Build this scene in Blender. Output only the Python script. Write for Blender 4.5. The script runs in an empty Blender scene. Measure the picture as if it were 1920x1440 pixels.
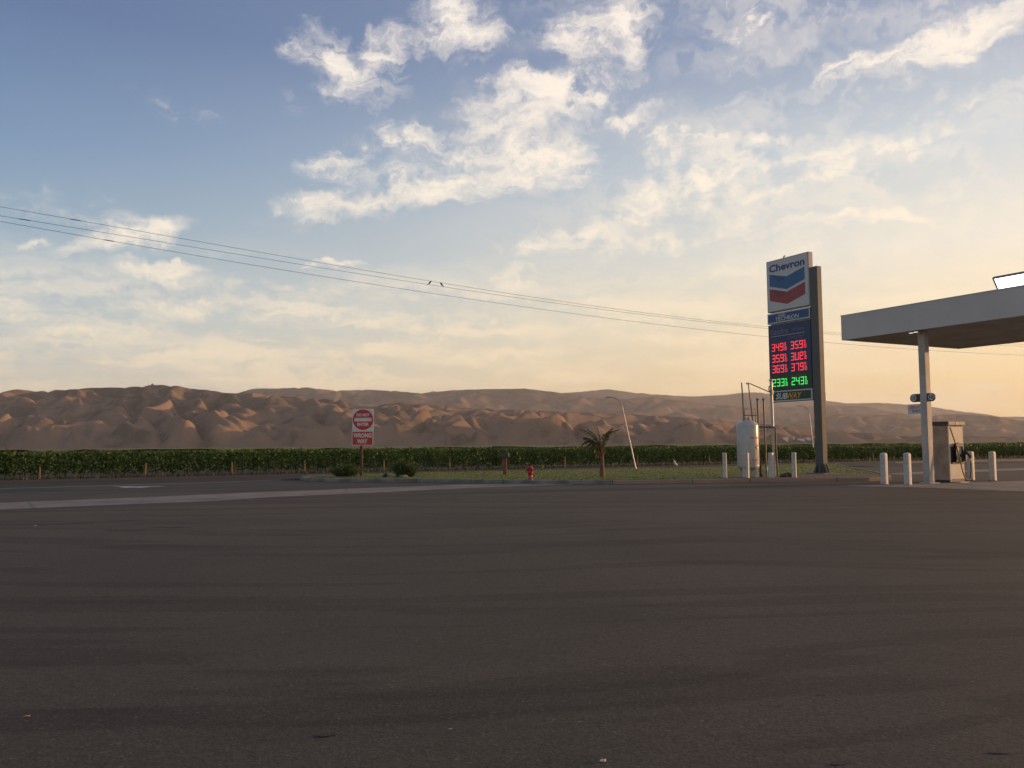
import bpy, bmesh, math, random
import numpy as np
from mathutils import Vector, Matrix, Euler

R = math.radians
random.seed(7)
SC = bpy.context.scene
COL = SC.collection

# ------------------------------------------------------------------ camera
EYE = 1.6
FOCAL = 1610.0            # focal length in units of a 1920 wide picture
PITCH, ROLL = R(4.1), R(-0.42)
cam_data = bpy.data.cameras.new("camera")
cam = bpy.data.objects.new("camera", cam_data)
COL.objects.link(cam)
SC.camera = cam
cam_data.sensor_width = 36.0
cam_data.lens = 36.0 * FOCAL / 1920.0
cam_data.clip_start = 0.1
cam_data.clip_end = 40000.0
cam.location = (0, 0, EYE)
cam.rotation_euler = (Matrix.Rotation(R(90) + PITCH, 3, 'X') @ Matrix.Rotation(ROLL, 3, 'Z')).to_euler()

SC.view_settings.view_transform = 'Standard'
SC.view_settings.look = 'None'
SC.view_settings.exposure = 0.0
SC.view_settings.gamma = 1.0
SC.cycles.use_denoising = True
SC.cycles.volume_bounces = 0
SC.cycles.max_bounces = 6
SC.cycles.transparent_max_bounces = 8

# measured directions: a point of the picture -> world direction (used for the
# bearings of hills and clouds only)
_cp, _sp, _cr, _sr = math.cos(PITCH), math.sin(PITCH), math.cos(ROLL), math.sin(ROLL)
_fw = np.array([0, _cp, _sp]); _up = np.array([0, -_sp, _cp]); _rt = np.array([1.0, 0, 0])
_rt, _up = _cr * _rt + _sr * _up, -_sr * _rt + _cr * _up
def bearing(px, py):
    d = _fw * FOCAL + _rt * (px - 960) + _up * (720 - py)
    return math.degrees(math.atan2(d[0], d[1])), math.degrees(math.atan2(d[2], math.hypot(d[0], d[1])))

# ------------------------------------------------------------------ sun + sky
SUN_AZ, SUN_EL = 74.0, 6.5
sdir = Vector((math.sin(R(SUN_AZ)) * math.cos(R(SUN_EL)), math.cos(R(SUN_AZ)) * math.cos(R(SUN_EL)), math.sin(R(SUN_EL))))
sun_data = bpy.data.lights.new("sun", 'SUN')
sun_data.energy = 5.0
sun_data.angle = R(0.6)
sun_data.color = (1.0, 0.56, 0.27)
sun = bpy.data.objects.new("sun", sun_data)
sun.rotation_euler = (-sdir).to_track_quat('-Z', 'Y').to_euler()
sun.location = (60, 20, 40)
COL.objects.link(sun)

def srgb(r, g, b, k=1.0):
    f = lambda c: (c / 12.92 if c <= 0.04045 else ((c + 0.055) / 1.055) ** 2.4)
    return (f(r / 255) * k, f(g / 255) * k, f(b / 255) * k, 1.0)

class NT:
    """small helper that wires shader nodes"""
    def __init__(s, tree): s.t = tree; s.n = tree.nodes; s.l = tree.links
    def new(s, kind, **kw):
        n = s.n.new(kind)
        for k, v in kw.items(): setattr(n, k, v)
        return n
    def put(s, sock, v):
        if hasattr(v, 'is_linked') or isinstance(v, bpy.types.NodeSocket): s.l.new(v, sock)
        else: sock.default_value = v
    def math(s, op, a, b=0.0, c=0.0, clamp=False):
        n = s.new('ShaderNodeMath', operation=op); n.use_clamp = clamp
        for i, v in enumerate((a, b, c)): s.put(n.inputs[i], v)
        return n.outputs[0]
    def vmath(s, op, a, b=None, scale=None):
        n = s.new('ShaderNodeVectorMath', operation=op)
        s.put(n.inputs[0], a)
        if b is not None: s.put(n.inputs[1], b)
        if scale is not None: s.put(n.inputs[3], scale)
        return n.outputs['Value'] if op in ('LENGTH', 'DOT_PRODUCT') else n.outputs[0]
    def rng(s, v, a, b, c=0.0, d=1.0, kind='SMOOTHSTEP'):
        n = s.new('ShaderNodeMapRange', interpolation_type=kind)
        for i, x in enumerate((v, a, b, c, d)): s.put(n.inputs[i], x)
        return n.outputs[0]
    def mix(s, f, a, b, mode='MIX'):
        n = s.new('ShaderNodeMix', data_type='RGBA', blend_type=mode)
        s.put(n.inputs[0], f); s.put(n.inputs[6], a); s.put(n.inputs[7], b)
        return n.outputs[2]
    def noise(s, vec, scale, detail=3.0, rough=0.55, dist=0.0, out=0):
        n = s.new('ShaderNodeTexNoise', noise_dimensions='3D')
        if vec is not None: s.put(n.inputs['Vector'], vec)
        s.put(n.inputs['Scale'], scale); s.put(n.inputs['Detail'], detail)
        s.put(n.inputs['Roughness'], rough); s.put(n.inputs['Distortion'], dist)
        return n.outputs[out]
    def mapping(s, vec, loc=(0, 0, 0), rot=(0, 0, 0), scale=(1, 1, 1), kind='POINT'):
        n = s.new('ShaderNodeMapping', vector_type=kind)
        s.put(n.inputs[0], vec); n.inputs[1].default_value = loc
        n.inputs[2].default_value = rot; n.inputs[3].default_value = scale
        return n.outputs[0]
    def ramp(s, f, stops):
        n = s.new('ShaderNodeValToRGB'); e = n.color_ramp.elements
        while len(e) > 1: e.remove(e[-1])
        for i, (p, c) in enumerate(stops):
            x = e[0] if i == 0 else e.new(p)
            x.position = p; x.color = c
        s.put(n.inputs[0], f)
        return n.outputs[0]

world = bpy.data.worlds.new("World")
SC.world = world
world.use_nodes = True
def build_sky():
    w = NT(world.node_tree); w.n.clear()
    tc = w.new('ShaderNodeTexCoord').outputs['Generated']
    d = w.vmath('NORMALIZE', tc)
    sep = w.new('ShaderNodeSeparateXYZ'); w.l.new(d, sep.inputs[0])
    X, Y, Z = sep.outputs
    el = w.math('MULTIPLY', w.math('ARCSINE', Z), 180 / math.pi)
    az = w.math('MULTIPLY', w.math('ARCTAN2', X, Y), 180 / math.pi)
    cmb = w.new('ShaderNodeCombineXYZ'); w.l.new(az, cmb.inputs[0]); w.l.new(el, cmb.inputs[1])
    sky = cmb.outputs[0]
    elp = w.math('ABSOLUTE', el)
    f = w.math('DIVIDE', elp, 60.0)
    def stops(l): return [(e / 60.0, srgb(*c)) for e, c in l]
    cool = w.ramp(f, stops([(0, (224, 212, 188)), (4, (214, 212, 200)), (8, (184, 198, 204)), (12, (150, 176, 194)), (18, (114, 145, 180)), (25, (88, 115, 158)), (40, (84, 104, 138)), (60, (80, 92, 116))]))
    warm = w.ramp(f, stops([(0, (252, 206, 136)), (4, (253, 218, 158)), (8, (250, 230, 192)), (12, (240, 232, 216)), (18, (206, 214, 218)), (25, (146, 162, 188)), (32, (122, 140, 170)), (60, (92, 104, 130))]))
    ca = w.math('COSINE', w.math('SUBTRACT', w.math('MULTIPLY', az, math.pi / 180), R(SUN_AZ)))
    col = w.mix(w.rng(ca, -0.40, 0.95), cool, warm)
    # the glow round the low sun
    dt = w.math('MAXIMUM', w.vmath('DOT_PRODUCT', d, tuple(sdir)), 0.0)
    glow = w.math('POWER', dt, 9.0)
    g = w.mix(1.0, (0.75, 0.42, 0.18, 1), w.mix(glow, (0, 0, 0, 1), (1, 1, 1, 1)), 'MULTIPLY')
    col = w.mix(1.0, col, g, 'ADD')
    # physically based sky added on top at low strength
    sk = w.new('ShaderNodeTexSky', sky_type='NISHITA')
    sk.sun_disc = False; sk.sun_elevation = R(SUN_EL); sk.sun_rotation = R(SUN_AZ)
    sk.air_density = 1.0; sk.dust_density = 1.5
    col = w.mix(1.0, col, w.mix(1.0, sk.outputs[0], (0.02, 0.02, 0.02, 1), 'MULTIPLY'), 'ADD')
    # ---- clouds, laid out by bearing and elevation
    warpn = w.noise(sky, 0.16, 3.0, 0.6, 0.0, 1)
    warp = w.vmath('SCALE', w.vmath('SUBTRACT', warpn, (0.5, 0.5, 0.5)), scale=3.2)
    sw = w.vmath('ADD', sky, warp)
    warp2 = w.vmath('SCALE', w.vmath('SUBTRACT', w.noise(sky, 0.7, 4.0, 0.6, 0.0, 1), (0.5, 0.5, 0.5)), scale=1.7)
    sw = w.vmath('ADD', sw, warp2)
    # cx, cy, rx, ry in photo pixels, tilt (degrees, counter-clockwise), weight
    blobs = [
        (650, 130, 85, 40, -20, 1.0), (605, 105, 70, 40, -40, .7), (550, 82, 26, 20, 0, 0.7), (715, 95, 50, 32, 35, .75), (548, 195, 22, 18, 0, .5), (740, 180, 30, 22, -40, .4),
        (850, 40, 70, 48, -25, 0.9), (905, 70, 40, 34, -20, .8), (790, 75, 40, 16, -50, .45),
        (1095, 75, 85, 55, 12, 1.05), (1180, 45, 42, 75, 8, 1.0), (1060, 120, 60, 50, 20, .7), (1020, 90, 30, 40, 0, .5),
        (1390, 45, 42, 46, -35, 0.95), (1425, 65, 30, 14, -10, .6),
        (1010, 205, 130, 60, 18, 1.1), (930, 235, 90, 55, 20, 0.95), (960, 260, 60, 50, 0, .9), (1190, 215, 55, 20, 10, 0.85), (1090, 190, 80, 40, 8, .85), (1060, 150, 90, 30, 60, .6),
        (1040, 295, 70, 40, 14, 1.1), (960, 320, 110, 34, 16, 1.1), (830, 352, 140, 24, 13, 1.1), (690, 382, 130, 22, 10, 1.05), (580, 388, 50, 26, -10, 1.0), (620, 368, 60, 22, 30, .8),
        (660, 278, 60, 26, 25, 0.85), (585, 298, 34, 14, 10, .6), (770, 262, 90, 30, -4, 0.85), (850, 280, 60, 26, -25, .7), (740, 330, 90, 30, 15, .6), (778, 228, 16, 16, 0, .6),
        (1265, 280, 38, 50, 0, .95), (1330, 275, 60, 38, 0, 1.0), (1300, 340, 120, 50, 14, 1.1), (1440, 310, 90, 30, 12, .9), (1430, 262, 60, 24, -10, .9),
        (1570, 288, 120, 24, 4, 0.95), (1690, 268, 110, 15, 10, 0.9), (1500, 345, 180, 20, 12, 0.95), (1660, 305, 150, 12, 14, 0.75), (1215, 345, 50, 16, 10, .8),
        (1260, 388, 190, 26, 10, .85), (1090, 442, 130, 24, 9, 1.0), (1000, 465, 90, 18, 8, 0.8), (1300, 430, 260, 28, 6, 0.7), (1560, 415, 130, 12, 5, .85), (1670, 402, 60, 14, 5, 0.95),
        (1860, 50, 110, 26, 17, 1.05), (1760, 75, 100, 22, 17, 1.05), (1660, 108, 90, 12, 17, 1.0), (1580, 136, 60, 7, 16, .9), (1840, 90, 120, 14, 17, .8),
        (270, 432, 55, 20, 20, 1.0), (190, 455, 90, 14, 18, .85), (140, 466, 34, 12, 10, .7), (60, 452, 26, 10, 5, 0.75), (120, 390, 130, 28, 0, 0.5), (340, 215, 80, 26, -20, 0.27),
        (305, 503, 75, 15, 0, 1.1), (310, 520, 120, 12, 0, .8), (620, 492, 50, 8, 0, 0.75), (340, 575, 130, 18, 2, 0.8), (215, 620, 110, 14, 3, 1.0), (560, 540, 150, 14, 0, .7), (60, 592, 100, 14, 0, .7),
        (960, 535, 70, 40, 10, .7), (1020, 600, 220, 40, 0, .5), (520, 600, 120, 10, 0, .6), (700, 650, 220, 16, 0, .5),
        (1500, 480, 360, 34, 6, .5), (1800, 230, 200, 40, 14, .45), (1500, 190, 180, 18, 14, .35), (1350, 190, 44, 12, 20, .6), (1400, 222, 60, 8, 5, .45),
    ]
    total = None
    for (cx, cy, rx, ry, rot, wt) in blobs:
        a, e = bearing(cx, cy)
        k = math.degrees(1 / FOCAL) * 0.93
        n = w.new('ShaderNodeTexGradient', gradient_type='SPHERICAL')
        tm = n.texture_mapping; tm.vector_type = 'TEXTURE'
        tm.translation = (a, e, 0); tm.rotation = (0, 0, R(rot)); tm.scale = (rx * k * 2.05, ry * k * 2.05, 1)
        w.l.new(sw, n.inputs[0])
        v = n.outputs['Fac']
        total = w.math('MULTIPLY', v, wt) if total is None else w.math('MAXIMUM', total, w.math('MULTIPLY', v, wt))
    total = w.rng(total, 0.0, 1.0)
    st = w.mapping(sw, (0, 0, 0), (0, 0, R(-18)), (0.22, 1.0, 1))
    n1 = w.noise(st, 0.5, 8.0, 0.62, 0.5)
    n2 = w.noise(st, 1.5, 8.0, 0.68, 0.4)
    tex = w.math('ADD', w.math('MULTIPLY', n1, 0.62), w.math('MULTIPLY', n2, 0.38))
    dens = w.math('ADD', total, w.math('MULTIPLY', w.math('SUBTRACT', tex, 0.5), 3.2))
    a1 = w.math('POWER', w.rng(dens, -0.10, 1.25), 1.15)
    # low flat bands of thin cloud towards the horizon
    bd = w.mapping(w.vmath('ADD', sky, w.vmath('SCALE', warp2, scale=0.7)), (0, 0, 0), (0, 0, 0), (0.085, 0.62, 1))
    nb = w.noise(bd, 1.0, 5.0, 0.55)
    win = w.math('MULTIPLY', w.rng(el, 14.0, 7.0), w.rng(el, -1.0, 3.0))
    a2 = w.math('MULTIPLY', w.rng(nb, 0.40, 0.64), w.math('MULTIPLY', win, 0.8))
    # thin veil streaking up from the sun side
    vl = w.mapping(sw, (3, 1, 0), (0, 0, R(-17)), (0.05, 0.32, 1))
    nv = w.noise(vl, 1.0, 3.0, 0.5)
    a3 = w.math('MULTIPLY', w.rng(nv, 0.42, 0.72), w.math('MULTIPLY', w.rng(az, -12.0, 22.0), 0.42))
    # clouds elsewhere in the sky
    a4 = w.math('MULTIPLY', w.rng(tex, 0.52, 0.66), w.math('MULTIPLY', w.rng(ca, 0.2, -0.5), 0.6))
    a4 = w.math('MULTIPLY', a4, w.rng(Y, 0.2, -0.2))
    a1 = w.math('MULTIPLY', a1, w.rng(total, 0.0, 0.12))
    alpha = w.math('MAXIMUM', w.math('MAXIMUM', w.math('MULTIPLY', a1, 0.95), a2), w.math('MAXIMUM', a3, a4))
    ccol = w.ramp(f, stops([(0, (255, 226, 176)), (6, (255, 232, 194)), (12, (255, 240, 216)), (20, (255, 242, 224)), (28, (252, 240, 228)), (60, (236, 226, 220))]))
    ccool = w.ramp(f, stops([(0, (240, 220, 190)), (6, (250, 234, 206)), (12, (250, 238, 220)), (20, (250, 240, 226)), (28, (244, 236, 228)), (60, (220, 216, 216))]))
    ccol = w.mix(w.rng(ca, -0.35, 0.5), ccool, ccol)
    col = w.mix(alpha, col, w.mix(1.0, ccol, (1.10, 1.10, 1.10, 1), 'MULTIPLY'))
    # below the horizon only a dull ground tone
    col = w.mix(w.rng(Z, 0.0, -0.02), col, (0.06, 0.05, 0.04, 1))
    bg = w.new('ShaderNodeBackground'); w.l.new(col, bg.inputs[0]); bg.inputs[1].default_value = SKY_STRENGTH
    out = w.new('ShaderNodeOutputWorld'); w.l.new(bg.outputs[0], out.inputs[0])
SKY_STRENGTH = 1.0
build_sky()
world.cycles.sampling_method = 'MANUAL'
world.cycles.sample_map_resolution = 1024

# ------------------------------------------------------------------ helpers
def tag(o, label=None, cat=None, group=None, kind=None):
    if label: o["label"] = label
    if cat: o["category"] = cat
    if group: o["group"] = group
    if kind: o["kind"] = kind
    return o

def empty(name, loc, rz=0.0, label=None, cat=None, group=None):
    o = bpy.data.objects.new(name, None); COL.objects.link(o)
    o.location = loc; o.rotation_euler = (0, 0, rz); o.empty_display_size = 0.2
    return tag(o, label, cat, group)

class MB:
    """collects faces and links them as ONE mesh object"""
    def __init__(s): s.v = []; s.f = []; s.sm = []
    def add(s, vs, fs, smooth=False):
        b = len(s.v); s.v += [tuple(p) for p in vs]
        s.f += [tuple(i + b for i in f) for f in fs]; s.sm += [smooth] * len(fs)
        return s
    def box(s, lo, hi, ch=0.0):
        (x0, y0, z0), (x1, y1, z1) = lo, hi
        if ch <= 0:
            return s.add([(x0, y0, z0), (x1, y0, z0), (x1, y1, z0), (x0, y1, z0), (x0, y0, z1), (x1, y0, z1), (x1, y1, z1), (x0, y1, z1)],
                         [(0, 3, 2, 1), (4, 5, 6, 7), (0, 1, 5, 4), (1, 2, 6, 5), (2, 3, 7, 6), (3, 0, 4, 7)])
        def ring(z, d): return [(x0 + ch + d, y0 + d, z), (x1 - ch - d, y0 + d, z), (x1 - d, y0 + ch + d, z), (x1 - d, y1 - ch - d, z), (x1 - ch - d, y1 - d, z), (x0 + ch + d, y1 - d, z), (x0 + d, y1 - ch - d, z), (x0 + d, y0 + ch + d, z)]
        rs = [ring(z0, ch * .6), ring(z0 + ch, 0), ring(z1 - ch, 0), ring(z1, ch * .6)]
        vs = sum(rs, []); fs = [tuple(reversed(range(8))), tuple(range(24, 32))]
        for k in range(3):
            for i in range(8):
                j = (i + 1) % 8; fs.append((k * 8 + i, k * 8 + j, k * 8 + 8 + j, k * 8 + 8 + i))
        return s.add(vs, fs)
    def tube(s, pts, r, n=10, caps=True, smooth=True):
        pts = [Vector(p) for p in pts]
        rs = r if isinstance(r, (list, tuple)) else [r] * len(pts)
        vs = []; fs = []; prev = None
        for i, p in enumerate(pts):
            t = (pts[min(i + 1, len(pts) - 1)] - pts[max(i - 1, 0)]).normalized()
            a = prev if prev is not None else (Vector((1, 0, 0)) if abs(t.x) < 0.9 else Vector((0, 1, 0)))
            a = (a - t * a.dot(t)).normalized(); b = t.cross(a); prev = a
            for k in range(n):
                q = 2 * math.pi * k / n
                vs.append(p + (a * math.cos(q) + b * math.sin(q)) * rs[i])
        for i in range(len(pts) - 1):
            for k in range(n):
                j = (k + 1) % n; fs.append((i * n + k, i * n + j, (i + 1) * n + j, (i + 1) * n + k))
        s.add(vs, fs, smooth)
        if caps:
            m = len(pts) - 1
            s.add(vs[:n], [tuple(reversed(range(n)))]); s.add(vs[m * n:], [tuple(range(n))])
        return s
    def lathe(s, prof, n=24, c=(0, 0, 0), smooth=True):
        vs = []; fs = []
        for (r, z) in prof:
            for k in range(n):
                q = 2 * math.pi * k / n
                vs.append((c[0] + r * math.cos(q), c[1] + r * math.sin(q), c[2] + z))
        for i in range(len(prof) - 1):
            for k in range(n):
                j = (k + 1) % n; fs.append((i * n + k, i * n + j, (i + 1) * n + j, (i + 1) * n + k))
        s.add(vs, fs, smooth)
        if prof[0][0] > 1e-4: s.add(vs[:n], [tuple(reversed(range(n)))])
        if prof[-1][0] > 1e-4: s.add(vs[-n:], [tuple(range(n))])
        return s
    def prism(s, pts, y0, y1):
        """outline in (x, z), pushed from y0 to y1"""
        n = len(pts)
        vs = [(x, y0, z) for x, z in pts] + [(x, y1, z) for x, z in pts]
        fs = [tuple(range(n)), tuple(reversed(range(n, 2 * n)))] + [(i, i + n, (i + 1) % n + n, (i + 1) % n) for i in range(n)]
        return s.add(vs, fs)
    def slab(s, pts, z0, z1):
        n = len(pts)
        vs = [(x, y, z0) for x, y in pts] + [(x, y, z1) for x, y in pts]
        fs = [tuple(reversed(range(n))), tuple(range(n, 2 * n))] + [(i, (i + 1) % n, (i + 1) % n + n, i + n) for i in range(n)]
        return s.add(vs, fs)
    def build(s, name, m, parent=None, label=None):
        me = bpy.data.meshes.new(name)
        me.from_pydata(s.v, [], s.f)
        me.polygons.foreach_set('use_smooth', s.sm)
        bm = bmesh.new(); bm.from_mesh(me); bmesh.ops.recalc_face_normals(bm, faces=bm.faces); bm.to_mesh(me); bm.free()
        me.materials.append(m); me.update()
        o = bpy.data.objects.new(name, me); COL.objects.link(o)
        if parent is not None: o.parent = parent
        if label: o["label"] = label
        return o

def flat(name, pts, z, m, kind='structure', parent=None):
    me = bpy.data.meshes.new(name)
    me.from_pydata([(x, y, z) for x, y in pts], [], [tuple(range(len(pts)))])
    me.materials.append(m)
    bm = bmesh.new(); bm.from_mesh(me)
    bmesh.ops.recalc_face_normals(bm, faces=bm.faces)
    if bm.faces[:][0].normal.z < 0: bmesh.ops.reverse_faces(bm, faces=bm.faces)
    bm.to_mesh(me); bm.free()
    o = bpy.data.objects.new(name, me); COL.objects.link(o)
    if parent is not None: o.parent = parent
    if kind: o["kind"] = kind
    return o

def text_faces(s, bold=0.0, shear=0.0, spacing=1.0):
    """text outline as (points in x,y scaled so that the cap height is 1, faces)"""
    cu = bpy.data.curves.new("text", 'FONT'); cu.body = s
    cu.size = 1.0; cu.offset = bold; cu.shear = shear; cu.space_character = spacing; cu.resolution_u = 3
    cu.align_x = 'LEFT'; cu.fill_mode = 'FRONT'
    o = bpy.data.objects.new("text", cu); COL.objects.link(o)
    dg = bpy.context.evaluated_depsgraph_get(); dg.update()
    me = bpy.data.meshes.new_from_object(o.evaluated_get(dg))
    vs = [v.co.copy() for v in me.vertices]; fs = [tuple(p.vertices) for p in me.polygons]
    bpy.data.objects.remove(o); bpy.data.meshes.remove(me); bpy.data.curves.remove(cu)
    return vs, fs
def lettering(mb, s, x0, x1, z0, z1, y, bold=0.0, shear=0.0, keep=None, spacing=1.0):
    """text fitted into the rectangle x0..x1 by z0..z1 of a face looking to -y"""
    vs, fs = text_faces(s, bold, shear, spacing)
    ax, bx = min(v.x for v in vs), max(v.x for v in vs); ay, by = min(v.y for v in vs), max(v.y for v in vs)
    mb.add([(x0 + (v.x - ax) / (bx - ax) * (x1 - x0), y, z0 + (v.y - ay) / (by - ay) * (z1 - z0)) for v in vs], fs)
    return mb

# ------------------------------------------------------------------ materials
def mat(name, base, rough=0.6, var=0.0, nscale=4.0, second=None, bump=0.0, bscale=20.0, metal=0.0, spec=0.5, emit=None, estr=0.0, coord='Object', detail=4.0):
    m = bpy.data.materials.new(name); m.use_nodes = True
    t = NT(m.node_tree); b = t.n['Principled BSDF']
    b.inputs['Roughness'].default_value = rough; b.inputs['Metallic'].default_value = metal
    b.inputs['Specular IOR Level'].default_value = spec
    base4 = (*base[:3], 1.0)
    if var > 0 or second:
        co = t.new('ShaderNodeTexCoord').outputs[coord] if coord != 'World' else t.new('ShaderNodeNewGeometry').outputs['Position']
        n = t.noise(co, nscale, detail, 0.6)
        sec = (*second[:3], 1.0) if second else tuple(c * (1 - var) for c in base[:3]) + (1.0,)
        f = t.rng(n, 0.35, 0.68)
        t.l.new(t.mix(f, base4, sec), b.inputs['Base Color'])
        if bump > 0:
            bp = t.new('ShaderNodeBump'); bp.inputs['Strength'].default_value = bump; bp.inputs['Distance'].default_value = 0.02
            t.l.new(t.noise(co, bscale, 4.0, 0.6), bp.inputs['Height']); t.l.new(bp.outputs[0], b.inputs['Normal'])
    else:
        b.inputs['Base Color'].default_value = base4
    if emit:
        b.inputs['Emission Color'].default_value = (*emit[:3], 1.0); b.inputs['Emission Strength'].default_value = estr
    return m

M = dict(
    concrete=mat('concrete', (0.27, 0.245, 0.215), 0.85, 0.35, 1.3, bump=0.25, bscale=30, coord='World'),
    kerb_pale=mat('kerb_pale', (0.34, 0.31, 0.275), 0.85, 0.3, 1.0, coord='World'),
    swale=mat('swale_concrete', (0.235, 0.205, 0.175), 0.85, 0.3, 0.9, bump=0.25, bscale=30, coord='World'),
    kerb=mat('kerb_concrete', (0.25, 0.235, 0.21), 0.85, 0.45, 1.2, bump=0.3, bscale=25, coord='World'),
    kerb_red=mat('kerb_faded_red', (0.37, 0.235, 0.16), 0.8, 0.35, 1.5, second=(0.29, 0.215, 0.16), bump=0.3, bscale=25, coord='World'),
    paint=mat('white_road_paint', (0.62, 0.60, 0.56), 0.7, 0.5, 2.5, second=(0.22, 0.20, 0.18), coord='World'),
    white=mat('white_paint', (0.70, 0.68, 0.64), 0.5, 0.18, 5.0),
    tank=mat('white_tank_paint', (0.53, 0.51, 0.475), 0.28, 0.12, 3.0),
    bollard=mat('bollard_sleeve', (0.58, 0.55, 0.505), 0.55, 0.22, 6.0),
    fascia=mat('grey_fascia', (0.63, 0.575, 0.52), 0.6, 0.08, 0.8),
    soffit=mat('soffit_panel', (0.60, 0.56, 0.51), 0.65, 0.2, 0.7),
    column=mat('grey_column', (0.52, 0.47, 0.42), 0.55, 0.2, 2.0),
    pylon=mat('dark_grey_pylon', (0.105, 0.098, 0.090), 0.42, 0.2, 1.5),
    cabinet=mat('sign_cabinet', (0.42, 0.39, 0.36), 0.5, 0.15, 1.0),
    dark=mat('dark_frame', (0.035, 0.035, 0.037), 0.5),
    black=mat('black_rubber', (0.015, 0.015, 0.016), 0.5),
    logo_face=mat('logo_face', (0.62, 0.61, 0.58), 0.42, 0.05, 0.6),
    logo_blue=mat('logo_blue', (0.030, 0.135, 0.30), 0.4), logo_navy=mat('logo_navy', (0.022, 0.095, 0.22), 0.4),
    logo_red=mat('logo_red', (0.36, 0.050, 0.050), 0.4), logo_maroon=mat('logo_maroon', (0.25, 0.040, 0.042), 0.4),
    letter_blue=mat('letter_blue', (0.030, 0.045, 0.20), 0.4),
    panel_blue=mat('panel_blue', (0.022, 0.075, 0.22), 0.4), board_navy=mat('board_navy', (0.040, 0.050, 0.125), 0.45),
    board_green=mat('board_green', (0.030, 0.062, 0.038), 0.45), sub_green=mat('sub_green', (0.028, 0.060, 0.042), 0.45),
    frame_pale=mat('pale_frame', (0.52, 0.56, 0.54), 0.5), letter_pale=mat('pale_letters', (0.66, 0.66, 0.62), 0.5),
    letter_dim=mat('dim_letters', (0.17, 0.19, 0.27), 0.5), letter_yellow=mat('yellow_letters', (0.62, 0.36, 0.04), 0.45),
    led_red=mat('led_red', (0.3, 0.01, 0.01), 0.5, emit=(1.0, 0.055, 0.075), estr=1.15),
    led_green=mat('led_green', (0.01, 0.3, 0.03), 0.5, emit=(0.06, 0.95, 0.13), estr=1.05),
    lamp=mat('lamp_white', (0.8, 0.8, 0.8), 0.5, emit=(1.0, 1.0, 0.98), estr=3.0),
    spot=mat('spot_white', (0.8, 0.8, 0.8), 0.5, emit=(1.0, 0.93, 0.78), estr=1.2),
    sign_white=mat('sign_white', (0.72, 0.67, 0.61), 0.45, 0.1, 2.0), sign_red=mat('sign_red', (0.56, 0.030, 0.038), 0.45, 0.2, 2.5),
    rust=mat('rusty_post', (0.13, 0.055, 0.036), 0.8, 0.4, 6.0),
    pipe=mat('brown_pipe', (0.20, 0.145, 0.105), 0.5, 0.4, 3.0), steel=mat('grey_steel', (0.36, 0.34, 0.32), 0.42, 0.25, 3.0, metal=0.3),
    galv=mat('galvanised', (0.50, 0.48, 0.45), 0.4, 0.2, 3.0, metal=0.3),
    hydrant=mat('hydrant_red', (0.38, 0.028, 0.030), 0.35, 0.35, 6.0),
    wood=mat('brown_wood', (0.20, 0.085, 0.052), 0.8, 0.35, 5.0), vinepost=mat('vine_post', (0.26, 0.165, 0.09), 0.8, 0.35, 4.0),
    box=mat('dark_box', (0.045, 0.045, 0.045), 0.5), bark=mat('vine_bark', (0.075, 0.055, 0.042), 0.9, 0.4, 8.0),
    cabinet_beige=mat('pump_side', (0.38, 0.30, 0.215), 0.5, 0.35, 1.6, second=(0.25, 0.175, 0.115)),
    pump_face=mat('pump_face', (0.50, 0.45, 0.38), 0.45, 0.15, 3.0), pump_door=mat('pump_door', (0.60, 0.53, 0.44), 0.5, 0.15, 3.0),
    pump_top=mat('pump_top', (0.30, 0.255, 0.20), 0.5, 0.2, 3.0), screen=mat('screen', (0.36, 0.36, 0.32), 0.15),
    label_green=mat('label_green', (0.20, 0.27, 0.13), 0.4), label_cream=mat('label_cream', (0.60, 0.54, 0.42), 0.5),
    dia_blue=mat('dia_blue', (0.03, 0.06, 0.19), 0.5), dia_red=mat('dia_red', (0.32, 0.04, 0.03), 0.5),
    wire=mat('wire', (0.02, 0.02, 0.022), 0.6), bird=mat('bird', (0.012, 0.012, 0.014), 0.7),
    rock=mat('rock_dark', (0.055, 0.048, 0.042), 0.9, 0.5, 4.0), rock_tan=mat('rock_tan', (0.26, 0.21, 0.16), 0.9, 0.4, 4.0),
    litter=mat('litter_white', (0.65, 0.62, 0.58), 0.7, 0.3, 8.0), leaf_dry=mat('dry_leaf', (0.55, 0.30, 0.08), 0.7),
    stain=mat('oil_stain', (0.030, 0.026, 0.024), 0.75, 0.4, 2.0, coord='World'),
    farm=mat('farm_white', (0.75, 0.70, 0.64), 0.6), farm_roof=mat('farm_roof', (0.36, 0.32, 0.29), 0.7),
    mulch=mat('bare_earth', (0.115, 0.085, 0.062), 0.95, 0.5, 2.5, bump=0.5, bscale=18, coord='World'),
)

def leaf_mat(name, c0, c1, c2, trans=0.35):
    m = bpy.data.materials.new(name); m.use_nodes = True
    t = NT(m.node_tree); b = t.n['Principled BSDF']
    rnd = t.new('ShaderNodeNewGeometry').outputs['Random Per Island']
    col = t.ramp(rnd, [(0.0, (*c0, 1)), (0.55, (*c1, 1)), (1.0, (*c2, 1))])
    t.l.new(col, b.inputs['Base Color']); b.inputs['Roughness'].default_value = 0.55; b.inputs['Specular IOR Level'].default_value = 0.3
    tr = t.new('ShaderNodeBsdfTranslucent'); t.l.new(col, tr.inputs[0])
    mx = t.new('ShaderNodeMixShader'); mx.inputs[0].default_value = trans
    t.l.new(b.outputs[0], mx.inputs[1]); t.l.new(tr.outputs[0], mx.inputs[2])
    t.l.new(mx.outputs[0], t.n['Material Output'].inputs[0])
    return m
M['vine_leaf'] = leaf_mat('vine_leaf', (0.040, 0.080, 0.014), (0.062, 0.112, 0.021), (0.090, 0.138, 0.028), 0.28)
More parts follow.
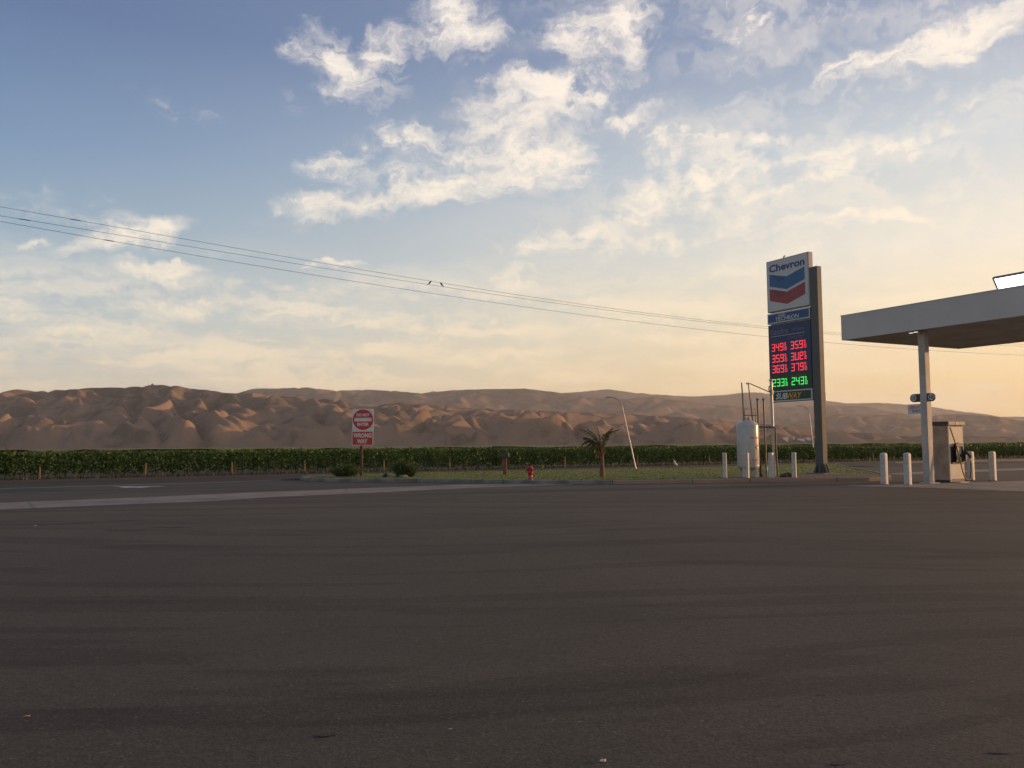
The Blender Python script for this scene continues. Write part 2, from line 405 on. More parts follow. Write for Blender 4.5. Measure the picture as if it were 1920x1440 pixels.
M['bush_leaf'] = leaf_mat('bush_leaf', (0.030, 0.075, 0.018), (0.060, 0.115, 0.028), (0.14, 0.17, 0.045))
M['palm_leaf'] = leaf_mat('palm_leaf', (0.065, 0.080, 0.026), (0.105, 0.11, 0.040), (0.17, 0.15, 0.06))
M['palm_dead'] = leaf_mat('palm_dead', (0.13, 0.065, 0.035), (0.17, 0.09, 0.05), (0.23, 0.13, 0.075), 0.2)
M['grass_blade'] = leaf_mat('grass_blade', (0.070, 0.108, 0.010), (0.100, 0.13, 0.013), (0.140, 0.15, 0.018))
M['weed'] = leaf_mat('weed', (0.04, 0.045, 0.018), (0.065, 0.06, 0.026), (0.11, 0.09, 0.042))

def asphalt_mat(name, k=1.0, streak=True):
    m = bpy.data.materials.new(name); m.use_nodes = True
    t = NT(m.node_tree); b = t.n['Principled BSDF']
    p = t.new('ShaderNodeNewGeometry').outputs['Position']
    base = t.mix(t.rng(t.noise(p, 0.35, 4.0, 0.6), 0.35, 0.7), (0.094 * k, 0.081 * k, 0.064 * k, 1), (0.079 * k, 0.069 * k, 0.055 * k, 1))
    if streak:
        # wide dark drive lanes across the lot
        wv = t.vmath('ADD', p, t.vmath('SCALE', t.noise(p, 0.09, 3.0, 0.5, 0, 1), scale=5.0))
        s1 = t.noise(t.mapping(wv, (0, 0, 0), (0, 0, R(12)), (0.035, 0.20, 1)), 1.0, 3.0, 0.5)
        base = t.mix(t.math('MULTIPLY', t.rng(s1, 0.45, 0.66), 0.27), base, (0.044 * k, 0.044 * k, 0.037 * k, 1))
        # narrow tyre traces
        wv2 = t.vmath('ADD', p, t.vmath('SCALE', t.noise(p, 0.05, 2.0, 0.5, 0, 1), scale=9.0))
        for (rot, sc, off) in ((-28, 1.3, 3.0), (18, 1.1, 11.0), (-8, 1.6, 23.0)):
            s2 = t.noise(t.mapping(wv2, (off, off, 0), (0, 0, R(rot)), (0.02, sc, 1)), 1.0, 2.0, 0.4)
            line = t.math('MULTIPLY', t.rng(s2, 0.605, 0.645), 0.30)
            base = t.mix(line, base, (0.036 * k, 0.030 * k, 0.025 * k, 1))
    # stone chips showing through
    vn = t.new('ShaderNodeTexVoronoi'); t.l.new(p, vn.inputs['Vector']); vn.inputs['Scale'].default_value = 55.0
    chip = t.rng(vn.outputs['Color'], 0.0, 1.0)
    sepc = t.new('ShaderNodeSeparateColor'); t.l.new(vn.outputs['Color'], sepc.inputs[0])
    tone = t.rng(sepc.outputs[0], 0.0, 1.0, 0.78, 1.22, 'LINEAR')
    base = t.mix(1.0, base, t.mix(tone, (0, 0, 0, 1), (1, 1, 1, 1)), 'MULTIPLY') if False else base
    vm = t.new('ShaderNodeVectorMath', operation='SCALE'); t.l.new(base, vm.inputs[0]); t.l.new(tone, vm.inputs[3])
    base = vm.outputs[0]
    bright = t.math('MULTIPLY', t.rng(sepc.outputs[1], 0.985, 0.997), 0.30)
    base = t.mix(bright, base, (0.26 * k, 0.23 * k, 0.19 * k, 1))
    pit = t.math('MULTIPLY', t.rng(t.noise(p, 7.0, 3.0, 0.6), 0.60, 0.72), 0.35)
    base = t.mix(pit, base, (0.044 * k, 0.037 * k, 0.031 * k, 1))
    t.l.new(base, b.inputs['Base Color'])
    b.inputs['Roughness'].default_value = 0.9; b.inputs['Specular IOR Level'].default_value = 0.2
    bp = t.new('ShaderNodeBump'); bp.inputs['Strength'].default_value = 0.35; bp.inputs['Distance'].default_value = 0.008
    t.l.new(t.noise(p, 45.0, 3.0, 0.6), bp.inputs['Height']); t.l.new(bp.outputs[0], b.inputs['Normal'])
    return m
M['asphalt'] = asphalt_mat('lot_asphalt')
M['road'] = asphalt_mat('road_asphalt', 0.62, False)
M['earth'] = mat('field_earth', (0.060, 0.048, 0.034), 0.95, 0.4, 0.25, bump=0.5, bscale=6, coord='World')
M['sunlit_tan_dirt'] = mat('sunlit_tan_dirt', (0.23, 0.165, 0.11), 0.95, 0.4, 0.6, bump=0.5, bscale=10, coord='World')  # tan dirt with the sunlight put into its colour, paler than the shoulder
M['shoulder'] = mat('road_shoulder', (0.062, 0.050, 0.038), 0.95, 0.45, 0.8, bump=0.6, bscale=10, coord='World')
M['lawn'] = mat('lawn', (0.085, 0.125, 0.010), 0.9, 0.4, 0.6, second=(0.140, 0.150, 0.014), bump=0.6, bscale=40, coord='World')
M['far_vines'] = mat('far_vines', (0.13, 0.145, 0.050), 0.9, 0.5, 0.12, second=(0.17, 0.165, 0.075), coord='World')  # pale tone stands in for sunlit leaf tops and haze

def hill_mat(name, grass, grass2, scrub, za, zb):
    m = bpy.data.materials.new(name); m.use_nodes = True
    t = NT(m.node_tree); b = t.n['Principled BSDF']
    p = t.new('ShaderNodeNewGeometry').outputs['Position']
    c = t.mix(t.rng(t.noise(p, 0.006, 6.0, 0.6), 0.35, 0.65), (*grass, 1), (*grass2, 1))
    sep = t.new('ShaderNodeSeparateXYZ'); t.l.new(p, sep.inputs[0])
    sc = t.math('MULTIPLY', t.rng(t.math('ADD', t.noise(p, 0.012, 7.0, 0.68), t.rng(sep.outputs[2], za, zb, 0.0, 0.13)), 0.50, 0.63), 0.75)
    c = t.mix(sc, c, (*scrub, 1))
    fine = t.math('MULTIPLY', t.rng(t.noise(p, 0.09, 5.0, 0.7), 0.55, 0.75), 0.5)
    c = t.mix(fine, c, (*scrub, 1))
    t.l.new(c, b.inputs['Base Color']); b.inputs['Roughness'].default_value = 1.0; b.inputs['Specular IOR Level'].default_value = 0.0
    bp = t.new('ShaderNodeBump'); bp.inputs['Strength'].default_value = 0.5; bp.inputs['Distance'].default_value = 2.0
    t.l.new(t.noise(p, 0.05, 6.0, 0.6), bp.inputs['Height']); t.l.new(bp.outputs[0], b.inputs['Normal'])
    return m

# road frame: 'a' runs along the road (right and away), 'b' across it (left and away)
UA = R(61.6)
def ab(a, b, z=0.0):
    return (a * math.sin(UA) - b * math.cos(UA), a * math.cos(UA) + b * math.sin(UA), z)
RZ = -UA                  # local +x = nearer/right end, local +y = along the road

# ================================================================== SETTING
# ------------------------------------------------------------------ hills
def perlin(x, y, seed):
    rg = np.random.default_rng(seed); n = 256; pm = rg.permutation(n); ang = rg.random(n) * 2 * np.pi
    gx, gy = np.cos(ang), np.sin(ang)
    x0 = np.floor(x).astype(int); y0 = np.floor(y).astype(int); fx = x - x0; fy = y - y0
    def d(i, j):
        h = pm[(pm[(x0 + i) % n] + y0 + j) % n]; return gx[h] * (fx - i) + gy[h] * (fy - j)
    u = fx ** 3 * (fx * (fx * 6 - 15) + 10); v = fy ** 3 * (fy * (fy * 6 - 15) + 10)
    return ((d(0, 0) * (1 - u) + d(1, 0) * u) * (1 - v) + (d(0, 1) * (1 - u) + d(1, 1) * u) * v) * 1.5

def spurs(X, D, seed, lam, aniso, rot, octaves, gain, sharp):
    """rounded spurs with creased gullies between them, 0..1"""
    c, s = np.cos(rot), np.sin(rot)
    a = X * c + D * s; b = -X * s + D * c
    a = a + perlin(X / (lam * 1.7), D / (lam * 1.7), seed + 50) * lam * .55
    b = b + perlin(X / (lam * 1.7) + 7, D / (lam * 1.7) + 3, seed + 51) * lam * .55
    out = 0; am = 1; tot = 0; f = 1 / lam; w = 1.0
    for o in range(octaves):
        q = perlin(a * f, b * f / aniso, seed + o)
        bl = np.tanh(1.9 * np.sqrt(q * q + sharp ** 2 * (.5 if o else 1))) * .62
        out = out + am * bl * w; tot += am
        w = np.clip(bl * 1.8, .35, 1); am *= gain; f *= 2.1
    return out / tot

def terrain(skyline, D0, D1, t0, t1, nx, ny, seed, lam, aniso=2.8, rot=-0.75, base=.5, amp=.33, octaves=3, gain=.45, sharp=.07, edge=.05, rise=.8, level=0.0, turn=None, soft=0):
    tt = np.linspace(t0, t1, nx)[None, :]
    DD = np.linspace(D0, D1, ny)[:, None] * np.ones((1, nx))
    X = tt * DD; yy = (DD - D0) / (D1 - D0)
    big = perlin(X / (lam * 3.2), DD / (lam * 3.2), seed + 99)
    ramp = np.clip(yy / edge, 0, 1); ramp = ramp * ramp * (3 - 2 * ramp)
    back = np.clip((1 - yy) / .12, 0, 1) ** .5
    goal = np.interp(tt[0], [p[0] for p in skyline], [p[1] for p in skyline])
    gain_t = np.clip(goal.max() / np.maximum(goal, 1e-3), 1, 3.0) ** level if level else np.ones(nx)
    sp = spurs(X, DD, seed, lam, aniso, rot, octaves, gain, sharp)
    if turn is not None:
        m = np.clip((tt + .30) / .30, 0, 1); m = m * m * (3 - 2 * m)
        sp = sp * (1 - m) + 1.15 * m * spurs(X, DD, seed + 7, lam * .9, aniso, turn, octaves, gain, sharp)
    z = back * (base * yy ** rise * (1 + .3 * big) + ramp * amp * gain_t[None, :] * (.95 - .45 * yy) * sp)
    for _ in range(soft):               # soil creep rounds the crests and fills the creases
        q = np.pad(z, 1, mode='edge')
        z = z + .22 * (q[:-2, 1:-1] + q[2:, 1:-1] + q[1:-1, :-2] + q[1:-1, 2:] - 4 * z)
    # the crest follows the measured skyline: large swells move the whole slope,
    # the small bumps only the upper part of it
    t = tt[0]
    target = np.interp(t, [p[0] for p in skyline], [p[1] for p in skyline])
    def smooth(a, n):
        k = np.exp(-0.5 * (np.arange(-3 * n, 3 * n + 1) / n) ** 2); k /= k.sum()
        return np.convolve(np.pad(a, 3 * n, 'edge'), k, 'valid')
    wide = max(4, nx // 22); fine = max(1, nx // 500)
    mx = (z / DD).max(0)
    z = z * (smooth(target, wide // 2) / smooth(mx, wide))[None, :]
    mx = (z / DD).max(0)
    r2 = smooth(target / mx, fine)[None, :]
    wgt = np.clip((z / DD / mx[None, :] - .55) / .4, 0, 1); wgt = wgt * wgt * (3 - 2 * wgt)
    z = z * (1 + (r2 - 1) * wgt) - 2.0 * (1 - ramp) - 0.5
    return X, DD, z

def hills(name, label, material, *args, **kw):
    X, DD, z = terrain(*args, **kw)
    ny, nx = z.shape
    vs = np.stack([X.ravel(), DD.ravel(), z.ravel()], 1)
    i = np.arange(ny * nx).reshape(ny, nx)
    f = np.stack([i[:-1, :-1].ravel(), i[:-1, 1:].ravel(), i[1:, 1:].ravel(), i[1:, :-1].ravel()], 1)
    me = bpy.data.meshes.new(name)
    me.vertices.add(len(vs)); me.vertices.foreach_set('co', vs.ravel())
    me.loops.add(f.size); me.loops.foreach_set('vertex_index', f.ravel().astype(np.int32))
    me.polygons.add(len(f)); me.polygons.foreach_set('loop_start', np.arange(0, f.size, 4, dtype=np.int32)); me.polygons.foreach_set('loop_total', np.full(len(f), 4, np.int32))
    me.polygons.foreach_set('use_smooth', np.ones(len(f), bool))
    me.materials.append(material); me.update(); me.validate()
    o = bpy.data.objects.new(name, me); COL.objects.link(o)
    o["kind"] = 'structure'; o["label"] = label
    return o

SKY_A = [(-0.722,0.0658),(-0.598,0.0667),(-0.579,0.0709),(-0.554,0.0676),(-0.535,0.0687),(-0.492,0.0716),(-0.448,0.0719),(-0.431,0.0730),(-0.420,0.0745),(-0.389,0.0733),(-0.383,0.0701),(-0.364,0.0694),(-0.330,0.0641),(-0.305,0.0646),(-0.274,0.0606),(-0.224,0.0565),(-0.199,0.0551),(-0.187,0.0500),(-0.162,0.0473),(-0.149,0.0497),(-0.134,0.0521),(-0.100,0.0500),(-0.062,0.0453),(-0.037,0.0440),(0.0,0.0425),(0.049,0.0400),(0.118,0.0370),(0.165,0.0345),(0.211,0.0310),(0.273,0.0255),(0.365,0.0170),(0.458,0.0100),(0.706,0.004)]
SKY_B = [(-0.411,0.0591),(-0.330,0.0604),(-0.317,0.0647),(-0.302,0.0689),(-0.274,0.0690),(-0.240,0.0697),(-0.205,0.0657),(-0.168,0.0667),(-0.131,0.0645),(-0.106,0.0619),(-0.069,0.0653),(-0.034,0.0663),(0.016,0.0666),(0.037,0.0639),(0.062,0.0606),(0.087,0.0573),(0.124,0.0533),(0.149,0.0550),(0.165,0.0561),(0.186,0.0529),(0.230,0.0469),(0.273,0.0435),(0.335,0.0424),(0.363,0.0441),(0.410,0.0431),(0.435,0.0373),(0.472,0.0321),(0.521,0.0274),(0.595,0.0207),(0.707,0.0167)]
SKY_C = [(-0.162,0.0479),(-0.106,0.0594),(-0.093,0.0649),(-0.081,0.0610),(0.025,0.0559),(0.062,0.0612),(0.087,0.0629),(0.112,0.0652),(0.137,0.0613),(0.174,0.0579),(0.211,0.0558),(0.249,0.0574),(0.267,0.0597),(0.286,0.0602),(0.323,0.0550),(0.364,0.0500),(0.391,0.0464),(0.429,0.0470),(0.460,0.0446),(0.488,0.0419),(0.522,0.0361),(0.552,0.0328),(0.568,0.0295),(0.583,0.0297),(0.596,0.0293),(0.707,0.0273)]
SKY_D = [(0.210,0.0092),(0.273,0.0168),(0.322,0.0227),(0.360,0.0298),(0.382,0.0349),(0.397,0.0314),(0.422,0.0331),(0.441,0.0330),(0.471,0.0284),(0.497,0.0325),(0.521,0.0336),(0.559,0.0308),(0.595,0.0250),(0.707,0.0167)]

M['hill_near'] = hill_mat('hill_near', (0.255, 0.175, 0.125), (0.200, 0.142, 0.102), (0.090, 0.072, 0.053), 60, 190)
M['hill_far'] = hill_mat('hill_far', (0.200, 0.142, 0.104), (0.150, 0.110, 0.084), (0.085, 0.070, 0.056), 50, 400)
hills('near_hills', 'folded dry grass hills rising behind the vineyard', M['hill_near'], SKY_A, 1500, 2500, -0.85, 0.85, 1100, 320, 12, 86, aniso=3.1, rot=.5, amp=.42, gain=.44, sharp=.05, edge=.05, rise=1.3, octaves=4, soft=5, level=0.9, turn=-.3)
hills('right_hills', 'low grass slopes behind the fuel pump', M['hill_near'], SKY_D, 2900, 3800, 0.12, 0.80, 420, 160, 23, 110, aniso=3.0, rot=-.45, base=.5, amp=.42, edge=.07, rise=1.0, octaves=4, soft=4)
hills('middle_hills', 'hazy darker ridge behind the folded hills', M['hill_far'], SKY_B, 3900, 5400, -0.55, 0.85, 640, 200, 31, 190, aniso=2.5, rot=-.3, base=.5, amp=.40, rise=1.0, soft=3)
hills('far_hills', 'palest ridge on the skyline', M['hill_far'], SKY_C, 6000, 7400, -0.35, 0.85, 520, 140, 47, 330, aniso=2.5, rot=.4, base=.5, amp=.36)

# ------------------------------------------------------------------ ground
gr = flat('ground', [(-9000, -600), (9000, -600), (9000, 8800), (-9000, 8800)], -0.03, M['earth'])
gr["label"] = 'bare brown earth under the vineyard and fields'
lot = flat('parking_lot', [ab(-60, -60)[:2], ab(90, -60)[:2], ab(90, 39.0)[:2], ab(45, 39.4)[:2], ab(30, 40.4)[:2], (-11.2, 41.9), (-13.7, 39.4), (-17.4, 37.1), (-20.7, 34.8), ab(-60, 37)[:2]], 0.0, M['asphalt'])
lot["label"] = 'wide worn brown asphalt lot'
rd = flat('road', [ab(-120, 38.5)[:2], ab(-9, 40.2)[:2], ab(-1.6, 40.8)[:2], ab(6.7, 41.5)[:2], ab(10.1, 42.5)[:2], ab(18, 44.4)[:2], ab(36, 43.2)[:2], ab(49, 43.4)[:2], ab(49, 38.8)[:2], ab(250, 38.8)[:2], ab(250, 49.2)[:2], ab(-120, 49.2)[:2]], 0.004, M['road'])
rd["label"] = 'dark asphalt road between the lot and the vineyard'
sh = flat('road_shoulder', [ab(-120, 49.0)[:2], ab(250, 49.0)[:2], ab(250, 53.2)[:2], ab(-120, 53.2)[:2]], -0.004, M['shoulder'])
sh["label"] = 'dirt strip along the foot of the vines'

def strip(name, top, bot, z, m, label=None, kind='structure', parent=None):
    me = bpy.data.meshes.new(name)
    n = len(top); vs = [(x, y, z) for x, y in bot] + [(x, y, z) for x, y in top]
    me.from_pydata(vs, [], [(i, i + 1, n + i + 1, n + i) for i in range(n - 1)]); me.materials.append(m)
    o = bpy.data.objects.new(name, me); COL.objects.link(o)
    if kind: o["kind"] = kind
    if label: o["label"] = label
    if parent is not None: o.parent = parent
    return o
lip = [(-30, 28.8), (-20.7, 34.8), (-17.4, 37.1), (-13.7, 39.4), (-11.2, 41.9)]
strip('gutter_lip', [(x - 0.16, y + 0.28) for x, y in lip], lip, 0.010, M['kerb_pale'], 'thin pale concrete edge between lot and road')
swt = [(-22, 19.8), (-15.3, 25.9), (-12.9, 27.5), (-10.3, 29.7), (-8.8, 31.0), (-7.5, 31.9), (-5.4, 33.6), (-1.8, 36.0), (0.9, 36.1), (2.4, 35.3)]
swb = [(-20, 16.8), (-13.6, 23.0), (-11.5, 24.4), (-9.0, 25.9), (-7.8, 27.5), (-6.7, 28.6), (-4.8, 30.0), (-1.7, 32.9), (0.8, 34.2), (2.4, 35.0)]
strip('drain_gutter', swt, swb, 0.006, M['swale'], 'pale concrete drain gutter crossing the lot')
for (p, q) in (((-14.72, 26.3), (-12.95, 23.42)), ((-12.0, 28.2), (-10.75, 24.85)), ((-6.3, 32.85), (-5.7, 29.4))):
    flat('gutter_joint', [(p[0] - .03, p[1]), (p[0] + .03, p[1]), (q[0] + .03, q[1]), (q[0] - .03, q[1])], 0.010, M['dark'])
# concrete pad under the pumps
pc = Vector((12.2, 32.2)); pu = Vector((math.sin(R(64)), math.cos(R(64)))); pn = Vector((0.476, -0.88))
pad = flat('pump_pad', [tuple(pc), tuple(pc + pu * 11 + pn * 1.2), tuple(pc + pu * 26 + pn * 2.0), tuple(pc + pu * 26 + pn * 12), tuple(pc + pu * 1.9 + pn * 9), tuple(pc + Vector((2.0, -1.2)))], 0.008, M['concrete'])
pad["label"] = 'pale concrete pad under the fuel pump'
ap = flat('driveway_apron', [(18.9, 44.0), (22.3, 47.2), (40, 58), (41.5, 55.8), (23, 45.4), (19.6, 43.2)], 0.008, M['swale'])
ap["label"] = 'pale concrete strip across the driveway beyond the island'
ln = strip('road_line', [ab(49.5, 30.9)[:2], ab(70, 31.2)[:2], ab(110, 31.2)[:2]], [ab(49.5, 30.6)[:2], ab(70, 30.9)[:2], ab(110, 30.9)[:2]], 0.006, M['paint'], 'white painted line on the road right of the pump')
ln2 = strip('road_line', [ab(17.5, 45.45)[:2], ab(36, 45.3)[:2]], [ab(17.5, 45.2)[:2], ab(36, 45.05)[:2]], 0.010, M['paint'], 'white painted edge line on the road behind the island')
dv = flat('dirt_verge', [ab(58, 44.6)[:2], ab(75, 42.4)[:2], ab(140, 41)[:2], ab(140, 47)[:2], ab(62, 48.0)[:2]], 0.012, M['sunlit_tan_dirt'])
dv["label"] = 'tan dirt verge beside the road at right, coloured as sunlit'
# worn arrow on the lot at left
def fl(name, pts, z, m, label): 
    o = flat(name, pts, z, m); o["label"] = label; return o
ac = Vector((-15.85, 35.9)); ad = Vector((0.98, 0.19)); an = Vector((-0.19, 0.98))
fl('arrow_marking', [tuple(ac + ad * a + an * b) for a, b in ((-0.95, .55), (-0.2, .62), (0.15, .1), (1.35, .25), (0.6, -0.75), (-.3, -.8), (-.2, -.15))], 0.006, M['paint'], 'worn white arrow painted on the lot at left')

# stains on the lot
def stain(cx, cy, rx, ry, rot, seed):
    rg = random.Random(seed); pts = []
    for k in range(22):
        q = 2 * math.pi * k / 22; r = 1 + rg.uniform(-.3, .3)
        x, y = rx * r * math.cos(q), ry * r * math.sin(q)
        pts.append((cx + x * math.cos(rot) - y * math.sin(rot), cy + x * math.sin(rot) + y * math.cos(rot)))
    o = flat('oil_stain', pts, 0.005, M['stain']); o["label"] = 'dark oil stain on the asphalt'
    return o
for s in ((-10.0, 18.55, .95, .16, .12, 1), (-8.4, 19.3, .55, .06, .25, 2), (-7.55, 16.95, .36, .10, -.1, 3), (-6.9, 17.5, .5, .04, .1, 4), (-1.05, 4.9, .05, .03, .2, 6), (1.62, 4.42, .05, .02, .4, 7), (2.5, 4.55, .06, .018, -.1, 8), (1.95, 5.6, .03, .012, 0, 9)):
    stain(*s)

# ------------------------------------------------------------------ kerbed island
ISL = [(-9.6, 40.6), (-8.6, 39.75), (-6.5, 39.1), (-4.3, 38.5), (-1.9, 37.5), (-0.4, 36.55), (0.9, 35.95), (2.4, 35.6), (4.1, 35.4), (5.8, 35.4), (7.4, 35.55), (9.9, 36.0), (12.2, 36.1), (15.0, 36.35), (16.2, 36.9), (16.9, 38.6),
       (18.3, 43.2), (20.6, 52.5), (23.6, 63.0), (20.6, 61.7), (11.5, 55.6), (1.2, 52.1), (-6.5, 48.6), (-9.6, 46.6), (-10.5, 44.6), (-10.4, 42.2)]
def inset(poly, d):
    n = len(poly); out = []
    for i in range(n):
        a, b, c = Vector(poly[i - 1]), Vector(poly[i]), Vector(poly[(i + 1) % n])
        e1 = (b - a).normalized(); e2 = (c - b).normalized()
        nrm = Vector((-(e1.y + e2.y), e1.x + e2.x)).normalized()
        k = max(0.5, nrm.dot(Vector((-e1.y, e1.x))))
        out.append(tuple(b + nrm * d / k))
    return out
INS = inset(ISL, 0.16)
KZ = 0.155
def kerb_piece(i0, i1, m, label):
    mb = MB(); n = len(ISL)
    ids = list(range(i0, i1 + 1))
    TOP = inset(ISL, 0.03)
    for a, b in zip(ids[:-1], ids[1:]):
        a %= n; b %= n
        o0, o1, i_0, i_1 = ISL[a], ISL[b], INS[a], INS[b]; t0, t1 = TOP[a], TOP[b]
        mb.add([(*o0, -.02), (*o1, -.02), (*o1, KZ - .025), (*o0, KZ - .025), (*t0, KZ), (*t1, KZ), (*i_0, KZ), (*i_1, KZ)],
               [(0, 1, 2, 3), (3, 2, 5, 4), (4, 5, 7, 6)])
    o = mb.build('kerb', m); o["kind"] = 'structure'; o["label"] = label
    return o
kerb_piece(0, 8, M['kerb'], 'grey concrete kerb along the left front of the island')
kerb_piece(8, 16, M['kerb_red'], 'faded red kerb along the right front of the island')
kerb_piece(16, 26, M['kerb'], 'concrete kerb along the back of the island')
jm = MB()
for (x, y) in ((-4.3, 38.5), (-0.4, 36.55), (4.1, 35.4), (7.4, 35.55), (9.9, 36.0), (13.6, 36.22)):
    jm.box((x - .012, y - .012, 0), (x + .012, y + .2, KZ + .003))
jo = jm.build('kerb_joint', M['dark']); jo["kind"] = 'structure'; jo["label"] = 'dark joints across the kerb'
lw = flat('lawn', INS, KZ - 0.02, M['lawn']); lw["label"] = 'mown yellow green grass on the kerbed island'
ea = flat('bare_earth', [(10.3, 36.6), (15.2, 36.75), (16.2, 37.6), (16.75, 39.4), (16.6, 41.0), (14.8, 41.6), (12.2, 40.6), (9.7, 39.6), (9.2, 37.2)], KZ - 0.012, M['mulch'])
ea["label"] = 'bare brown earth round the foot of the price sign'
# grass blades
def inside(poly, x, y):
    c = False; n = len(poly)
    for i in range(n):
        (x0, y0), (x1, y1) = poly[i - 1], poly[i]
        if (y0 > y) != (y1 > y) and x < (x1 - x0) * (y - y0) / (y1 - y0) + x0: c = not c
    return c
gb = MB(); rg = random.Random(3)
EA = [(9.5, 36.4), (15.4, 36.6), (16.9, 38), (16.6, 41.3), (14.8, 41.9), (12.0, 40.8), (9.3, 39.6)]
INS2 = inset(ISL, 0.22)
cnt = 0
while cnt < 9000:
    x, y = rg.uniform(-10, 23), rg.uniform(35, 62)
    if rg.random() < (y - 36) / 40: continue
    if not inside(INS2, x, y) or inside(EA, x, y): continue
    cnt += 1
    h = rg.uniform(.012, .032); w = rg.uniform(.02, .05); q = rg.uniform(0, math.pi)
    lx, ly = rg.uniform(-.03, .03), rg.uniform(-.03, .03)
    gb.add([(x - w * math.cos(q), y - w * math.sin(q), KZ - .02), (x + w * math.cos(q), y + w * math.sin(q), KZ - .02), (x + lx, y + ly, KZ - .02 + h)], [(0, 1, 2)])
go = gb.build('grass', M['grass_blade']); go["kind"] = 'stuff'; go["label"] = 'short grass blades on the island lawn'

# ------------------------------------------------------------------ vineyard
VB = 52.8            # front row, distance across the road
def leaf(mb, c, s, rg, up_bias=0.3):
    a = Vector((rg.gauss(0, 1), rg.gauss(0, 1), rg.gauss(0, .8))).normalized()
    b = a.orthogonal().normalized(); b.rotate(Matrix.Rotation(rg.uniform(0, 6.28), 3, a)); d = a.cross(b)
    c = Vector(c); l = s * rg.uniform(.7, 1.3); w = l * rg.uniform(.6, .95)
    mb.add([c - b * l * .5, c + d * w * .5 - b * .1 * l, c + b * l * .55, c - d * w * .5 - b * .1 * l], [(0, 1, 2, 3)])
VINE_STEP = 1.6
def vine_meshes(seed):
    rg = random.Random(seed)
    mb = MB()
    for k in range(780):
        x = rg.uniform(-0.95, 0.95)
        z = 0.20 + 1.17 * rg.random() ** 0.75
        wd = 0.16 + 0.30 * math.sin(min(1, max(0, (z - .4) / 1.05)) * math.pi * .85)
        y = rg.gauss(0, .55) * wd
        leaf(mb, (x, y, z), 0.135, rg)
    for k in range(15):                      # shoots standing above the row
        x = rg.uniform(-.9, .9); h = rg.uniform(.05, .22); y = rg.uniform(-.2, .2); lx = rg.uniform(-.15, .15)
        for j in range(6):
            q = j / 5
            leaf(mb, (x + lx * q, y, 1.33 + h * q), 0.10 * (1.1 - .5 * q), rg)
    for k in range(14):                      # hanging shoots
        x = rg.uniform(-.9, .9); l = rg.uniform(.1, .3); y = rg.choice((-.3, .3)) * rg.uniform(.5, 1)
        for j in range(4): leaf(mb, (x, y, .6 - l * j / 4), 0.09, rg)
    f = mb.build('foliage', M['vine_leaf'])
    tb = MB(); lean = rg.uniform(-.06, .06)
    tb.tube([(0, 0, -.05), (lean, 0.02, .3), (lean * .4, 0, .62), (0.02, 0, .95)], [.045, .035, .032, .02], 7)
    for q in range(5):
        x = rg.uniform(-.8, .8); tb.tube([(x, rg.uniform(-.25, .1), -.05), (x + rg.uniform(-.05, .05), 0, .6)], .012, 4)
    tb.tube([(-.78, 0, .70), (0, 0, .62), (.78, 0, .71)], .02, 6)
    tr = tb.build('trunk', M['bark'])
    return f, tr
protos = []
for sd in range(5):
    root = empty('grapevine', (0, 0, 0))
    tag(root, 'leafy green grapevine in the row along the road', 'grapevine', 'grapevines in the front row along the road')
    f, tr = vine_meshes(100 + sd); f.parent = root; tr.parent = root
    protos.append(root)
def copy_tree(o, parent=None):
    c = o.copy(); COL.objects.link(c); c.parent = parent
    for ch in list(o.children): copy_tree(ch, c)
    return c
rg = random.Random(5)
a = -14.0; k = 0
while a < 128:
    src = protos[k % 5] if k < 5 else None
    o = src if src else copy_tree(protos[rg.randrange(5)])
    o.location = ab(a, VB + rg.uniform(-.05, .05), -0.01)
    o.rotation_euler = (0, 0, math.pi / 2 - UA + (math.pi if rg.random() < .5 else 0))
    o.scale = (1, 1, rg.uniform(.93, 1.07) * (1.03 - .17 * min(1, max(0, (a - 8) / 70))))
    a += VINE_STEP * rg.uniform(.94, 1.06); k += 1
# end posts and line posts in the front row
pm = MB(); pm.box((-.042, -.042, -.1), (.042, .042, .80), .01)
post0 = pm.build('vine_post', M['vinepost'])
posts = [-0.3, 4.9, 9.6, 13.9, 19.0, 23.6, 27.6, 32.6, 39, 46, 52, 58.5, 65, 72, 80, 88]
for i, a in enumerate(posts):
    o = post0 if i == 0 else post0.copy()
    if i: COL.objects.link(o)
    o.location = ab(a, VB - .36, -.02); o.rotation_euler = (rg.uniform(-.02, .02), rg.uniform(-.03, .03), -UA)
    tag(o, 'thin tan wooden post standing in front of the vine row', 'post', 'wooden posts along the front vine row')
# weeds along the foot of the vines
wm = MB(); rg = random.Random(9)
for _ in range(5200):
    a = rg.uniform(-12, 120) ; b = VB + rg.gauss(-.5, .45); h = rg.uniform(.06, .30); w = rg.uniform(.02, .05); q = rg.uniform(0, 3.14)
    x, y, _z = ab(a, b)
    wm.add([(x - w * math.cos(q), y - w * math.sin(q), -.03), (x + w * math.cos(q), y + w * math.sin(q), -.03), (x + rg.uniform(-.08, .08), y + rg.uniform(-.05, .05), h)], [(0, 1, 2)])
wo = wm.build('weeds', M['weed']); wo["kind"] = 'stuff'; wo["label"] = 'dry weeds along the foot of the front vine row'
